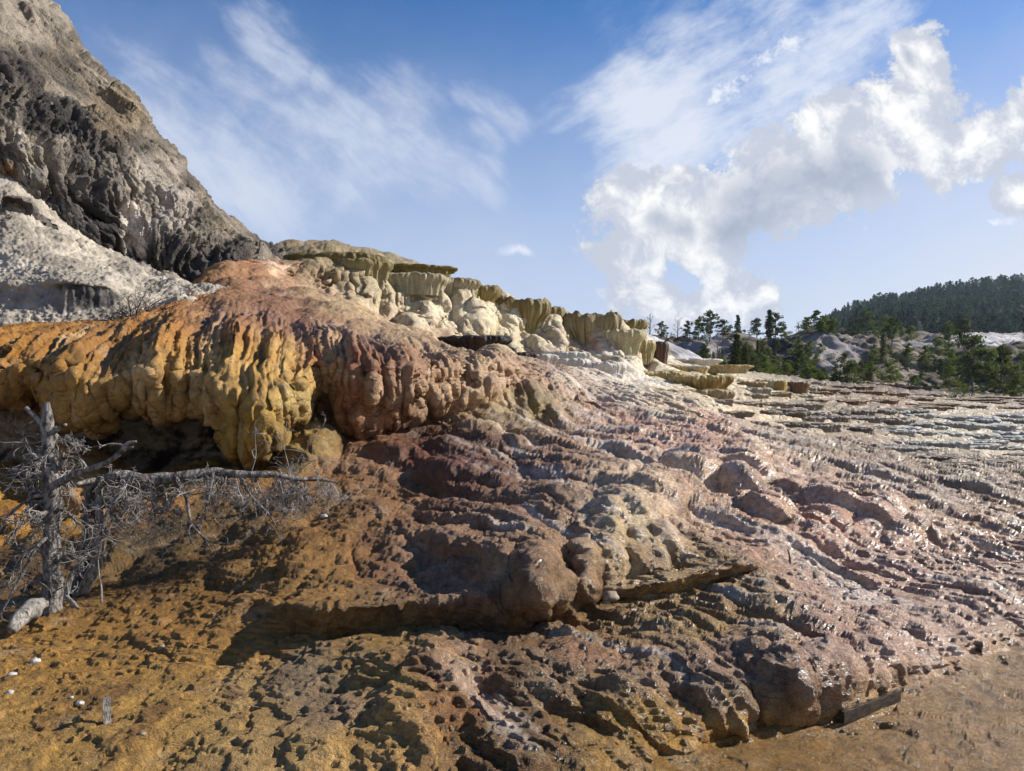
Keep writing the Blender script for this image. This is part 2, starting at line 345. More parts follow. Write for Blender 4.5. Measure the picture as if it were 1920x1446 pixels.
# ---------------------------------------------------------------- the spring slope (one lofted sheet, near to far)
rows = [
 [(-900,2600,1.57),(2800,2600,1.57)],
 [(-900,1446,4.05),(0,1446,4.05),(640,1446,3.95),(800,1446,3.9),(1100,1446,3.95),(1280,1446,4.03),(1400,1446,4.08),(2800,1446,4.08)],
 [(-900,1330,4.86),(0,1330,4.85),(400,1330,4.78),(600,1330,4.65),(760,1325,4.5),(900,1340,4.42),(1040,1375,4.3),(1200,1405,4.2),(1290,1420,4.2),(1340,1388,4.4),(1390,1372,4.52),(1500,1362,4.61),(1590,1345,4.72),(1700,1290,5.2),(1800,1250,5.59),(1920,1200,6.18),(2300,1100,7.8),(2800,1030,9.6)],
 [(-900,1250,5.6),(0,1250,5.6),(300,1250,5.5),(640,1250,5.25),(780,1245,5.05),(900,1250,5.1),(1000,1270,4.9),(1150,1290,4.75),(1250,1310,4.6),(1330,1280,4.75),(1400,1270,4.85),(1500,1255,4.82),(1570,1240,4.92),(1640,1240,5.2),(1700,1235,5.5),(1800,1200,5.95),(1920,1160,6.6),(2300,1070,8.4),(2800,1000,10.5)],
 [(-900,1200,6.2),(0,1200,6.15),(300,1190,6.0),(480,1172,5.95),(560,1190,5.8),(590,1198,5.74),(700,1192,5.78),(820,1180,5.88),(940,1186,5.83),(970,1188,5.83),(1010,1172,5.95),(1060,1155,6.08),(1120,1136,6.28),(1200,1120,6.42),(1260,1110,6.52),(1340,1095,6.65),(1410,1078,6.9),(1470,1100,6.75),(1600,1130,6.7),(1760,1110,7.2),(1920,1085,7.85),(2300,1010,9.9),(2800,950,12.8)],
 [(-900,1150,6.8),(0,1150,6.8),(300,1145,6.55),(470,1122,6.4),(540,1135,5.95),(590,1142,5.72),(640,1135,5.72),(700,1136,5.74),(760,1128,5.8),(800,1130,5.78),(880,1126,5.78),(925,1132,5.74),(945,1160,5.75),(965,1130,5.75),(1010,1105,5.78),(1050,1110,5.9),(1072,1142,6.1),(1085,1118,6.15),(1112,1118,6.25),(1125,1112,6.35),(1200,1100,6.32),(1300,1077,6.45),(1400,1056,6.72),(1425,1066,6.9),(1500,1075,7.1),(1600,1090,7.15),(1680,1080,7.4),(1760,1075,7.8),(1920,1060,8.35),(2300,980,10.8),(2800,920,14)],
 [(-900,1100,7.6),(0,1100,7.6),(200,1100,7.4),(470,1112,6.7),(600,1114,6.25),(700,1112,6.3),(780,1108,6.35),(850,1090,6.3),(900,1070,6.2),(950,1056,6.1),(1000,1042,6.12),(1040,1052,6.25),(1072,1075,6.45),(1095,1060,6.5),(1120,1068,6.6),(1200,1088,6.62),(1250,1080,6.72),(1300,1062,6.9),(1410,1040,7.15),(1520,1025,7.7),(1600,1056,7.6),(1660,1052,7.75),(1760,1040,8.4),(1920,1025,9.1),(2300,950,11.8),(2800,890,15.5)],
 [(-900,1040,8.5),(0,1035,8.5),(200,1000,8.8),(400,1000,8.6),(600,980,8.4),(800,985,8.1),(900,975,7.9),(1000,960,7.9),(1100,965,7.75),(1200,975,7.7),(1250,1000,7.55),(1350,975,8.2),(1500,960,9.0),(1620,965,9.3),(1700,980,9.2),(1760,972,9.8),(1920,960,10.8),(2300,910,14),(2800,870,19)],
 [(-900,950,10),(0,960,9.9),(100,950,10),(200,935,10.1),(400,900,10.3),(500,892,10.4),(640,892,10.2),(800,880,10.4),(960,860,10.8),(1120,850,11.2),(1280,860,11),(1440,880,11.3),(1600,900,11.6),(1760,900,12.6),(1920,900,13.8),(2300,865,18),(2800,840,24)],
 [(-900,880,11.8),(0,875,11.9),(150,875,12.0),(300,885,11.7),(420,875,11.8),(480,870,11.7),(520,870,11.6),(560,850,11.7),(600,825,11.9),(640,815,12),(700,815,12.1),(740,810,12.3),(790,790,12.9),(860,772,13.5),(900,755,14.0),(960,785,14),(1120,775,15.5),(1280,792,15.2),(1440,822,15.5),(1600,852,15.5),(1760,865,17),(1920,874,19),(2300,850,25),(2800,830,32)],
 [(-900,735,12.6),(0,735,12.6),(120,760,12.8),(300,765,12.6),(420,765,12.4),(520,775,12.2),(570,770,12.0),(600,745,12.2),(640,760,11.9),(700,755,12.0),(740,752,12.25),(800,735,12.8),(860,728,13.4),(920,715,14.3),(960,735,15.0),(1120,745,17),(1280,765,17),(1440,797,18.5),(1600,828,19),(1760,848,21),(1920,860,23),(2300,840,30),(2800,820,38)],
 [(-900,738,11.2),(0,742,11.1),(50,738,11.1),(90,752,11.0),(120,775,10.9),(150,782,10.85),(182,794,10.85),(215,765,10.9),(235,748,11.0),(262,772,10.9),(300,766,10.9),(340,768,10.9),(385,768,10.9),(400,770,10.85),(412,800,10.8),(440,846,10.7),(470,858,10.7),(500,840,10.75),(540,806,10.9),(575,770,11.2),(592,730,12.0),(612,720,12.0),(640,725,11.8),(700,725,11.9),(740,725,12.15),(800,705,12.7),(860,708,13.4),(920,700,14.4),(980,715,15.5),(1120,735,18.2),(1280,752,18.5),(1440,787,20.5),(1600,817,21.5),(1760,840,23.5),(1920,853,25.5),(2300,832,33),(2800,815,42)],
 [(-900,700,10.8),(0,700,10.75),(120,710,10.6),(200,710,10.6),(300,705,10.6),(380,705,10.6),(450,745,10.4),(500,745,10.45),(550,720,10.7),(580,700,11.2),(598,690,11.9),(625,680,11.75),(700,690,11.85),(740,690,12.1),(780,700,12.5),(860,695,13.6),(920,690,14.6),(1000,706,16.2),(1120,728,19),(1280,745,20),(1440,780,22),(1600,810,23.5),(1760,832,25.5),(1920,847,27.5),(2300,825,36),(2800,808,46)],
 [(-900,640,11.6),(0,645,11.4),(200,642,11.5),(330,622,11.7),(400,622,11.7),(480,625,11.8),(530,635,12.0),(565,655,12.2),(590,655,12.5),(620,635,12.7),(660,640,12.7),(700,650,12.9),(750,670,13.2),(790,690,13.6),(860,680,15),(940,680,16.2),(1000,695,17.8),(1120,720,20.5),(1280,740,21.5),(1440,775,23.5),(1600,803,25.5),(1760,827,27),(1920,841,29),(2300,817,39),(2800,800,50)],
 [(-900,625,14),(0,622,14.3),(200,605,15),(350,578,16),(480,580,16.3),(600,600,16.3),(700,620,16.8),(780,645,17.5),(860,662,18.5),(960,682,20),(1120,712,22.5),(1200,740,23),(1440,770,25),(1600,797,27),(1760,822,28.5),(1920,836,31),(2300,810,42),(2800,792,55)],
 [(-900,640,18),(0,632,17),(250,600,18),(350,560,18.5),(430,540,19.5),(520,545,20),(620,572,20.8),(700,600,21.5),(800,640,22.5),(860,662,23.5),(960,688,24),(1120,705,26),(1200,725,27),(1440,762,29),(1600,785,31),(1760,808,32),(1920,824,34),(2300,800,46),(2800,782,60)],
 [(-900,640,22),(0,635,20),(250,600,20),(350,548,20.5),(440,512,22),(500,507,23.5),(560,530,25.5),(640,562,26.5),(720,592,27),(800,625,27.5),(840,645,27.8),(960,668,29),(1060,678,30),(1200,692,31.5),(1280,705,33),(1440,740,35),(1600,765,36),(1760,785,37),(1920,800,40),(2300,785,54),(2800,772,70)],
 [(-900,640,24),(0,635,22),(250,600,22),(350,548,22),(440,500,23),(500,492,24.5),(560,500,27),(640,515,27.8),(720,545,28.3),(800,580,28.8),(860,600,29.2),(960,630,30.5),(1060,645,31.5),(1150,660,32.5),(1210,672,33.5),(1300,700,36),(1440,725,39),(1600,750,42),(1760,768,44),(1920,778,48),(2300,770,62),(2800,762,80)],
 [(-900,640,26),(0,635,24),(250,600,24),(350,548,24),(440,494,24),(480,482,25.3),(545,482,28),(600,478,28.7),(700,493,29.5),(800,525,30.2),(900,556,31.5),(1000,585,32.5),(1060,600,33.3),(1150,612,34.3),(1205,630,35.5),(1235,672,37),(1300,692,40),(1440,715,45),(1600,738,49),(1760,753,53),(1920,761,58),(2300,757,72),(2800,752,90)],
 [(-900,640,40),(0,640,40),(350,560,38),(440,510,36),(545,490,42),(700,510,46),(900,575,50),(1060,610,52),(1205,650,55),(1300,690,60),(1440,712,68),(1600,733,76),(1760,745,84),(1920,750,90),(2300,748,105),(2800,745,130)],
 [(-900,700,400),(1200,700,400),(2800,716,400)],
 [(-900,720,3000),(2800,720,3000)],
]
NS = [26,76,84,96,46,38,66,60,52,50,48,50,46,44,46,40,46,52,30,24,16]
us = np.concatenate([np.linspace(-900,-60,60)[:-1], np.arange(-60,1980,1.75), np.linspace(1980,2800,60)])
B, KR = loft(rows, us, NS)
KR2 = KR[:, None]
B = blur(B, 6, 0); B = blur(B, 8, 1)
def uvof(B): return CU + B[..., 0] / B[..., 1] * F, CV - (B[..., 2] - EYE) / B[..., 1] * F
UU, VV = uvof(B)
N = normals(blur(blur(B, 10, 0), 10, 1))
X, Y, Z = B[..., 0], B[..., 1], B[..., 2]
steep = sstep(1 - N[..., 2], 0.25, 0.75)
fardamp = 1 - sstep(Y, 60, 200)
# hand placed lobes: u, v, half width, half height, swelling in metres, row range
LOBES = [
 (470,775,95,95,.30,11,14.3),(182,740,60,60,.22,11,14),(120,665,80,40,.15,12,15),(330,660,90,50,.18,12,15),
 (670,735,80,85,.18,8.8,14.4),(745,730,46,70,.20,8.8,14.4),
 (150,905,75,80,.75,7.3,10.4),(18,945,60,60,.5,7.0,9.6),(575,842,66,60,.7,7.9,10.3),(252,935,40,40,.3,7.3,9),
 (815,750,38,38,.35,8.7,12),(855,735,34,36,.32,8.7,13),(895,712,34,34,.30,8.8,13),(840,690,46,26,.25,11,15),(925,690,40,26,.25,11,15),(975,752,55,32,.32,8.6,13),(1035,735,50,28,.28,9,14),
 (1005,1085,44,68,.20,4.1,7.2),(962,1120,20,50,.13,4.1,6.5),(1048,1105,24,46,.14,4.1,6.6),(1095,1070,30,66,.18,4.6,7.6),(1140,1030,42,66,.20,5.1,8),(1192,1030,34,58,.17,5.5,8),(1232,1035,26,48,.15,5.5,8),(900,1110,30,30,.07,4.1,6),(1170,970,60,50,.22,6,8.8),(1240,930,55,46,.22,6.2,9),
 (1390,890,44,52,.30,7,9.8),(1300,885,60,36,.25,7,10),(1560,960,60,34,.22,6.3,8.8),(1640,965,56,34,.24,6.3,8.8),(1440,960,44,30,.14,6,8.5),(1690,1005,40,26,.1,6,8),
 (600,1400,84,80,0.055,.6,3),(730,1360,108,92,0.066,.6,3.4),(850,1260,96,80,0.066,1.8,3.9),(700,1240,108,46,0.039,2.4,4),(970,1290,84,92,0.072,1.2,3.9),(1080,1250,84,69,0.072,1.8,4),(1190,1340,96,69,0.072,1,3.8),(1130,1400,108,46,0.055,.6,2.6),(1010,1400,84,57,0.055,.6,2.6),
 (1250,1240,87,66,0.081,2,4),(1330,1340,57,55,0.074,1.8,3.8),(1430,1210,75,55,0.062,2.4,4.2),(1480,1300,62,77,0.081,1.8,3.7),(1560,1270,57,72,0.087,1.9,3.8),(1640,1240,62,48,0.056,2,4),(1500,1170,100,44,0.050,3,5),(1700,1180,87,48,0.050,2.6,4.6),(1800,1120,100,44,0.050,3,5.6),
 (600,1060,80,34,.10,5.8,7.5),(420,1080,80,26,.08,5.8,7.5),(720,1050,70,40,.12,5.9,7.5),(660,960,90,30,.12,6.8,8.4),(520,1000,90,28,.12,6.3,8.2),(880,900,100,36,.16,7,9),(760,850,70,26,.18,8,9.4),(880,830,60,26,.2,8,9.6),(820,1010,90,40,.12,6,8),
 # cream wall
 (610,520,70,26,0.48,15.7,18.6),(690,520,40,40,0.42,15.7,18.3),(740,560,46,40,0.48,15.3,17.6),(700,560,55,36,0.42,15.3,17.3),(790,540,38,46,0.48,15.7,18.3),(785,590,52,40,0.48,15.3,17.6),(850,570,34,50,0.54,15.6,18.2),(838,620,40,30,0.36,15.3,17.2),(895,615,30,45,0.48,15.6,18),(950,630,26,46,0.48,15.6,18),(930,650,24,26,0.30,15.5,17.2),(1045,630,24,50,0.48,15.6,18),(1015,655,24,30,0.30,15.5,17.4),(640,600,70,26,0.18,14.4,16.2),(560,500,40,20,0.36,16,18.3),
]
D = np.zeros(UU.shape, np.float32)
for (a, b, ru, rv, amp, k0, k1) in LOBES:
    wob = 0.12 * perlin(X * 3.1 + a, Y * 3.1, Z * 3.1 + b)
    d2 = ((UU - a) / ru) ** 2 + ((VV - b) / rv) ** 2 + wob
    h = amp * np.clip(1 - d2, 0, 1) ** .85 * sstep(KR2, k0, k0 + .5) * (1 - sstep(KR2, k1 - .7, k1))
    D = np.maximum(D, h)
dirn = N * 0.6 + np.array([0.05, -0.55, 0.12]); dirn /= np.linalg.norm(dirn, axis=2, keepdims=True)
B = B + dirn * (D * 0.85)[..., None]
B = _bl(_bl(B, 0), 1)
# fractal billows stretched down the fall line
N = normals(blur(blur(B, 4, 0), 4, 1))
X, Y, Z = B[..., 0], B[..., 1], B[..., 2]
steep = sstep(1 - N[..., 2], 0.30, 0.8)
wxx = fbm(X * .8, Y * .8, Z * .8, 3); wyy = fbm(X * .8 + 31, Y * .8, Z * .8, 3)
disp = np.zeros(UU.shape, np.float32)
crease = np.zeros(UU.shape, np.float32)
flat_lower = (1 - sstep(KR2 + 0 * UU, 1.6, 2.3)) * sstep(UU + (VV - 1446) * 0.6, 1150, 1300)   # water sheet at lower right
leftflat = (1 - sstep(KR2, 3, 6)) * (1 - sstep(UU, 350, 640))
for sc, amp in ((0.5, 0.50), (1.2, 0.24), (3.0, 0.075)):
    st = 0.45
    Xw = X + wxx * .3; Yw = Y + wyy * .3
    f1, f2, _ = worley(Xw * sc, Yw * .55 * sc, (Z * (1.0 - 0.65 * steep)) * sc, off=sc * 13)
    g1, g2, _ = worley((Xw * .78 + Yw * .62) * sc * 1.15, (Xw * .62 - Yw * .78) * sc * .42, Z * sc * .5, off=sc * 29)
    rw = sstep(UU, 560, 900)
    f1 = f1 * (1 - rw) + g1 * rw; f2 = f2 * (1 - rw) + g2 * rw
    bl = 1 - np.clip(f1 / 0.95, 0, 1) ** 1.6
    nearf = {0.5: sstep(Y, 7, 22), 1.2: sstep(Y, 4, 12) * .55 + .45, 3.0: 1.0 - 0.5 * sstep(Y, 25, 60)}[sc]
    wt = nearf * fardamp * (1 - .75 * sstep(UU, 1290, 1420) * sstep(KR2, 9.2, 10.2) * (1 - sstep(KR2, 18.2, 18.8))) * (1 - .6 * sstep(KR2, 3.7, 4.2) * (1 - sstep(KR2, 5.6, 6.2)) * (1 - sstep(UU, 930, 960) * (1 - sstep(UU, 1110, 1130)))) * (1 - .8 * sstep(KR2, 9, 10.5) * (1 - sstep(KR2, 13.5, 14.5))) * (1 - 0.85 * flat_lower) * (1 - 0.35 * leftflat)
    disp += amp * (bl - 0.5) * wt
    crease = np.maximum(crease, wt * (1 - sstep(f2 - f1, 0.0, 0.16)) * (0.6 if sc < 3 else .4))
disp += (.075 * fbm(X * 1.7, Y * 2.4, Z * 2, 5, .55, off=14) + .05 * (.5 - np.abs(fbm(X * 2.4, Y * 3.6, Z * 3, 4, .55, off=24)) * 2.2)) * fardamp * (1 - .8 * flat_lower) * (1 - .35 * leftflat)
disp += 0.02 * fbm(X * 4, Y * 4, Z * 4, 4) * fardamp
B = B + N * disp[..., None]
# hanging drapes of the overhang, the rust falls and the cream wall
N = normals(blur(blur(B, 8, 0), 8, 1)); X, Y, Z = B[..., 0], B[..., 1], B[..., 2]
dz1 = sstep(KR2, 8.9, 9.6) * (1 - sstep(KR2, 13.2, 14.4)) * (1 - sstep(UU, 1000, 1150)) * (1 - sstep(KR2, 8.9, 9.3) * (1 - sstep(KR2, 10.2, 10.9)) * (1 - sstep(UU, 560, 600)))
dz2 = sstep(KR2, 15.3, 16.0) * (1 - sstep(KR2, 17.8, 18.4)) * sstep(UU, 540, 620) * (1 - sstep(UU, 1215, 1240))
lean = X + Y * .3 + (Z - 2.5) * .10 * sstep(UU, 500, 900)
for fq, am, vz in ((1.9, .28, .24), (4.6, .08, .13), (11., .03, .10)):
    f1, f2, _ = worley((lean + wxx * .16) * fq, Z * fq * vz * .55 + Y * .2, 0 * X, off=fq * 7)
    B = B + N * (am * ((1 - np.clip(f1 / .8, 0, 1) ** 1.7) - .45) * dz1 * (1 - .45 * sstep(UU, 800, 950)))[..., None]
for fq, am in ((8., .055), (19., .022)):
    B = B + N * (am * (1 - np.abs(perlin(lean * fq + wxx * 1.5, Z * .9, X * 0 + fq)) * 2.6) * dz1)[..., None]
for fq, am, vz in ((.85, .75, .6), (2.2, .26, .5), (5.5, .09, .4)):
    f1, f2, _ = worley((X + Y * .3 + wxx * .5) * fq, Z * fq * vz * .6 + Y * .12, 0 * X, off=fq * 17)
    B = B + N * (am * ((1 - np.clip(f1 / .85, 0, 1) ** 1.7) - .45) * dz2)[..., None]
stair0 = sstep(UU, 1290, 1420) * sstep(KR2, 9.2, 10.2) * (1 - sstep(KR2, 18.2, 18.8))
# ribs running down the fall line of the broad slope
fx_ = X * .78 + Y * .62 + wxx * .35; fy_ = X * .62 - Y * .78
ledge_ = sstep(KR2, 3.7, 4.2) * (1 - sstep(KR2, 5.6, 6.2)) * (1 - sstep(UU, 1420, 1520))
ribm = (1 - .8 * ledge_) * (1 - .85 * stair0) * sstep(UU, 640, 860) * (1 - flat_lower) * fardamp * (1 - dz1) * (1 - dz2) * (1 - sstep(Y, 22, 27))
ribn = (1 - np.abs(perlin(fx_ * 2.2, fy_ * .35, Z * .4)) * 2.4) * .075 * sstep(Y, 4.5, 9) + (1 - np.abs(perlin(fx_ * 5.2, fy_ * .7, Z * .6)) * 2.4) * .034 + (1 - np.abs(perlin(fx_ * 12, fy_ * 1.5, Z)) * 2.4) * .013
B = B + N * (ribn * ribm)[..., None]
# vertical flutes on the steep draperies
N = normals(blur(blur(B, 2, 0), 2, 1)); X, Y, Z = B[..., 0], B[..., 1], B[..., 2]
steep = sstep(1 - blur(blur(N, 16, 0), 12, 1)[..., 2], 0.45, 0.85)
fl = 0; lobed_ = sstep(KR2, 8.8, 9.3)
for fq, am in ((7.0, .045), (16.0, .022), (34., .009)):
    q = 1 - np.abs(perlin((X + Y * 0.25) * fq / 1.6 + wxx * 1.2, Y * fq * .18, Z * fq * .13)) * 2
    fl = fl + am * q * (1 if fq < 12 else lobed_) * (1 if fq < 30 else (1 - sstep(Y, 9, 16)))
lobed = sstep(KR2, 8.8, 9.3)
B = B + N * (fl * steep * fardamp * (0.30 + 2.1 * lobed))[..., None]
# staircase of rimstone steps at the right
Z = B[..., 2]; X = B[..., 0]; Y = B[..., 1]
stair = sstep(UU, 1290, 1420) * sstep(KR2, 9.2, 10.2) * (1 - sstep(KR2, 18.2, 18.8))
st_w = Z + .22 * fbm(X * .22, Y * .5, Z * 0, 4, .55, off=8) + .05 * np.abs(fbm(X * 1.1, Y * 1.0, Z * 0, 3, off=18)) * 2
q = st_w / .16; fr = q - np.floor(q)
B[..., 2] += (sstep(fr, .70, 1.0) - fr) * .12 * stair
# tiny rimstone terracettes on the gentle wet slopes
Z = B[..., 2]; X = B[..., 0]; Y = B[..., 1]
gentle = (1 - steep) * (1 - sstep(Y, 16, 30)) 
tw = fbm(X * 1.1, Y * 1.1, Z * 1.1, 4, off=50)
for step, wv, st in ((0.034, .035, .8), (0.016, .03, .7)):
    warpz = Z + wv * fbm(X * .8, Y * 2.4, Z * 1.2, 3, .42, off=step * 900)
    q = warpz / step; fr = q - np.floor(q)
    tz = (sstep(fr, 0.62, 1.0) - fr) * step
    msk = gentle * sstep(tw + .25, -.15, .25) if step < .02 else gentle * sstep(-tw + .3, -.1, .4)
    B[..., 2] += tz * st * msk
# thin raised rims on the flats with a film of water
Z = B[..., 2]; X = B[..., 0]; Y = B[..., 1]
flats = np.maximum(flat_lower, .9 * leftflat) * (1 - sstep(Y, 8, 10))
for fx, fy, am, cnt in ((1.0, 2.4, .013, 4.0), (2.2, 5.2, .006, 4.0)):
    q = fbm(X * fx, Y * fy, 0 * X, 4, .45, off=fx * 40) * cnt + Z * 6; fr = q - np.floor(q)
    B[..., 2] += (am * (1 - sstep(np.abs(fr - .5), 0, .10)) + am * .8 * (sstep(fr, .5, .58) - fr + .5 * 0)) * flats
# knobbly crystal nodules
X, Y, Z = B[..., 0], B[..., 1], B[..., 2]; N = normals(B)
nn = sstep(fbm(X * .9, Y * .9, Z * .9, 3, off=77), -.25, .2) * (1 - sstep(Y, 10, 18)) * (1 - .9 * flat_lower)
f1, _, _ = worley(X * 8, Y * 17, Z * 13, off=3)
kn = .013 * (0.6 - f1)
f1, _, _ = worley(X * 20, Y * 40, Z * 30, off=5)
kn = kn + .006 * (0.6 - f1) * (1 - sstep(Y, 6, 9))
B = B + N * (kn * nn)[..., None]
# colour
UU, VV = uvof(B)
ANCH = [ # u, v, radius, weight, own colour (sRGB)
 (60,1400,170,1,(178,134,62)),(300,1300,170,1,(182,136,58)),(120,1220,170,1,(172,122,38)),(300,1180,140,1,(170,116,28)),(480,1400,110,1,(186,146,88)),(430,1290,60,1,(200,160,108)),
 (620,1330,60,1.6,(140,112,92)),(580,1260,60,1.4,(140,116,92)),(700,1380,90,1,(196,150,80)),(760,1250,90,1,(180,138,70)),(870,1240,60,1.2,(190,150,118)),(720,1160,90,1,(140,104,48)),(600,1150,60,1,(150,108,42)),
 (900,1330,60,1,(156,104,50)),(960,1400,80,1,(142,110,62)),(1000,1240,80,1,(130,98,60)),(1120,1260,90,1,(140,112,82)),(1180,1380,80,1,(150,116,52)),(1110,1220,60,1,(168,122,98)),(1290,1270,70,1,(138,112,92)),(1400,1240,80,1,(146,116,98)),(1370,1320,50,1.4,(128,106,80)),
 (1500,1290,70,1,(132,104,84)),(1560,1200,90,1,(168,136,122)),(1700,1180,100,1,(186,156,146)),(1880,1120,110,1,(190,160,146)),(1640,1080,90,1,(186,152,140)),(1400,1140,90,1,(150,122,84)),(1260,1140,80,1,(146,116,66)),(1150,1180,60,1,(146,112,60)),
 (1500,1410,110,1.4,(168,128,58)),(1700,1380,120,1.4,(186,150,104)),(1880,1320,120,1.2,(190,156,118)),(1400,1420,70,1.4,(166,124,40)),
 (400,1130,110,1,(150,102,24)),(560,1050,90,1,(164,114,38)),(420,1040,90,1,(116,84,30)),(300,1060,80,1.2,(70,56,24)),(560,960,90,1,(150,104,40)),(200,1100,80,1,(120,86,30)),(60,1080,80,1,(90,64,28)),
 (700,1060,50,1,(140,92,46)),(820,1050,80,1,(164,124,96)),(900,1000,90,1,(168,128,96)),(1010,1060,50,1.2,(136,106,80)),(1100,1040,60,1,(160,128,96)),(1200,1030,60,1,(190,166,128)),(960,930,80,1,(156,114,80)),(1080,940,80,1,(170,138,112)),
 (700,920,80,1,(150,104,56)),(780,850,80,1.2,(120,68,38)),(900,860,70,1.2,(116,70,44)),(860,910,60,1,(124,76,44)),(700,870,50,1,(176,138,110)),(980,820,60,1,(184,146,116)),(1060,880,70,1,(160,118,92)),(1180,880,80,1,(206,182,154)),(1180,960,60,1,(206,184,152)),(1280,950,70,1,(204,176,156)),
 (1240,820,80,1,(194,150,134)),(1360,860,80,1,(208,178,160)),(1340,820,60,1,(190,142,128)),(1120,800,70,1,(190,152,126)),(1000,755,70,1.2,(158,146,92)),(1500,900,100,1,(200,168,154)),(1560,960,70,1,(204,158,140)),(1640,980,60,1,(204,172,156)),(1440,960,60,1,(186,150,130)),(1700,900,110,1,(178,154,138)),(1860,920,110,1,(176,152,132)),(1800,990,90,1,(188,152,130)),
 (1420,790,70,1,(200,180,162)),(1600,850,90,1,(156,136,112)),(1800,880,90,1,(150,134,112)),(1300,740,60,1,(206,196,174)),(1500,800,80,1,(190,176,156)),(1810,812,90,1.3,(184,182,168)),(1700,760,80,1,(140,112,84)),(1880,770,90,1,(150,128,108)),(1560,770,70,1.3,(120,104,86)),(1620,810,60,1.2,(128,112,92)),(1450,750,50,1,(170,158,132)),(1560,835,60,1,(140,124,104)),
 (0,660,100,1,(178,124,28)),(200,640,100,1,(170,118,34)),(330,610,80,1,(186,128,26)),(180,740,90,1,(196,150,66)),(60,740,60,1,(160,116,34)),(330,720,90,1,(206,164,92)),(440,680,80,1,(206,158,62)),(520,680,60,1,(206,166,84)),(480,800,60,1.5,(196,150,40)),(550,760,36,1.3,(204,178,110)),(450,620,60,1,(180,120,36)),
 (590,680,20,2.5,(190,116,38)),(640,660,40,1,(166,92,42)),(660,740,40,1,(160,98,58)),(700,790,40,1.2,(178,122,84)),(740,700,40,1,(158,100,64)),(620,760,24,1,(150,80,34)),(780,720,30,1,(190,150,130)),
 (150,900,45,3,(196,140,72)),(20,945,50,3,(196,136,24)),(575,840,45,2.5,(156,130,66)),(250,935,40,2,(190,130,60)),
 (500,506,15,4,(226,216,204)),(522,524,12,4,(220,206,190)),(545,545,12,3,(206,186,166)),
 (480,590,80,1,(160,90,38)),(400,600,60,1,(168,100,36)),(560,580,70,1,(152,86,44)),(650,600,70,1,(166,104,64)),(700,650,50,1,(150,84,46)),(460,530,50,1.2,(186,122,52)),(540,540,50,1,(158,100,52)),(490,495,26,2.5,(190,118,60)),(600,570,50,1,(190,156,110)),
 (780,650,60,1,(170,108,72)),(850,690,60,1,(196,150,116)),(840,750,60,1,(200,158,124)),(900,740,50,1,(206,176,140)),(960,700,60,1,(196,154,132)),(1060,700,50,1,(190,156,146)),(1120,740,60,1,(190,140,124)),(1120,690,50,1.6,(220,218,212)),(1180,720,50,1.4,(216,214,204)),
 (600,510,60,1.2,(150,130,62)),(560,490,30,1.5,(128,104,44)),(690,510,60,1.2,(146,134,72)),(640,560,50,1,(196,184,136)),(720,560,60,1,(196,188,140)),(700,590,60,1,(200,186,140)),(780,590,60,1,(214,208,168)),(780,530,50,1,(160,148,88)),(850,600,60,1,(210,202,160)),(900,620,50,1,(206,200,152)),(950,630,50,1,(196,190,140)),(1040,630,60,1,(200,194,150)),(1100,640,50,1,(150,110,84)),(1180,650,50,1,(200,190,150)),(780,630,40,1,(190,170,130)),
]
w1 = fbm(X * .6, Y * .5, Z * .9, 7, .68, off=5) ; w2 = fbm(X * .6, Y * .5, Z * .9, 7, .68, off=25)
col = colour_field(UU, VV, ANCH, 120 * w1, 75 * w2)
lum = col @ np.array([.3, .55, .15]); col = col * .88 + lum[..., None] * .12 * np.array([1.06, 1.0, .92])
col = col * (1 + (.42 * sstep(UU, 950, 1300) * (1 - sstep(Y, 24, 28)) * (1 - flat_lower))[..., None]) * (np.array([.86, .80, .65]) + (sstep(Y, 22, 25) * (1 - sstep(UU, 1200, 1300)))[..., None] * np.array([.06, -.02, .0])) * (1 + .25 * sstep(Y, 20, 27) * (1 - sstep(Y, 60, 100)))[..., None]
yl_ = ((1 - sstep(Y, 9, 11)) * (1 - sstep(UU, 600, 850)))[..., None]
col = col * (1 + yl_ * np.array([-.03, .05, .06]))
# recess behind the yellow overhang: pale wall with uneven dark patches
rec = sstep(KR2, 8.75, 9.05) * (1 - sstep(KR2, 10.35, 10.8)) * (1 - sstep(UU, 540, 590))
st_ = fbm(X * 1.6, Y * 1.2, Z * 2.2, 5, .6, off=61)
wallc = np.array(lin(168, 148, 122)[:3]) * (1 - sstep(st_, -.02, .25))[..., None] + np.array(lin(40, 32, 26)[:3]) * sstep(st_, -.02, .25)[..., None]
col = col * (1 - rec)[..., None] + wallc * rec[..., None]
cs_ = perlin(fx_ * 3.5, fy_ * .4, Z * .3) * .6 + perlin(fx_ * 9, fy_ * .9, Z) * .4 + .25 * fbm(X * 3, Y * 3, Z * 3, 4, .6)
cs_ = sstep(cs_, .05, .42) * ribm * sstep(UU, 760, 1000)
col = col * (1 - .62 * cs_[..., None]) + .62 * cs_[..., None] * np.array(lin(226, 210, 192)[:3])
cd_ = sstep(fbm(fx_ * 2.6, fy_ * .5, Z * .5, 5, .62, off=41), .08, .4)[..., None] * ribm[..., None]
col = col * (1 - cd_ * np.array([.42, .52, .55]))
ps_ = sstep(perlin(lean * 4.5, Z * .5, Y * .15) + .5 * perlin(lean * 13, Z * .9, Y * .2) + .3 * fbm(X * 3, Y * 3, Z * 3, 3), .12, .6) * dz1
col = col * (1 - .5 * ps_[..., None]) + .5 * ps_[..., None] * (col * .3 + .7 * np.array(lin(222, 196, 150)[:3]))
rb_ = sstep(Y, 11, 12.5) * (1 - sstep(Y, 23, 25)) * (1 - sstep(UU, 900, 1000)) * sstep(UU, 300, 420)
lm_ = (col @ np.array([.3, .55, .15]))[..., None] * np.array([1.40, .91, .48])
col = col * (1 - .5 * rb_[..., None]) + .5 * rb_[..., None] * lm_
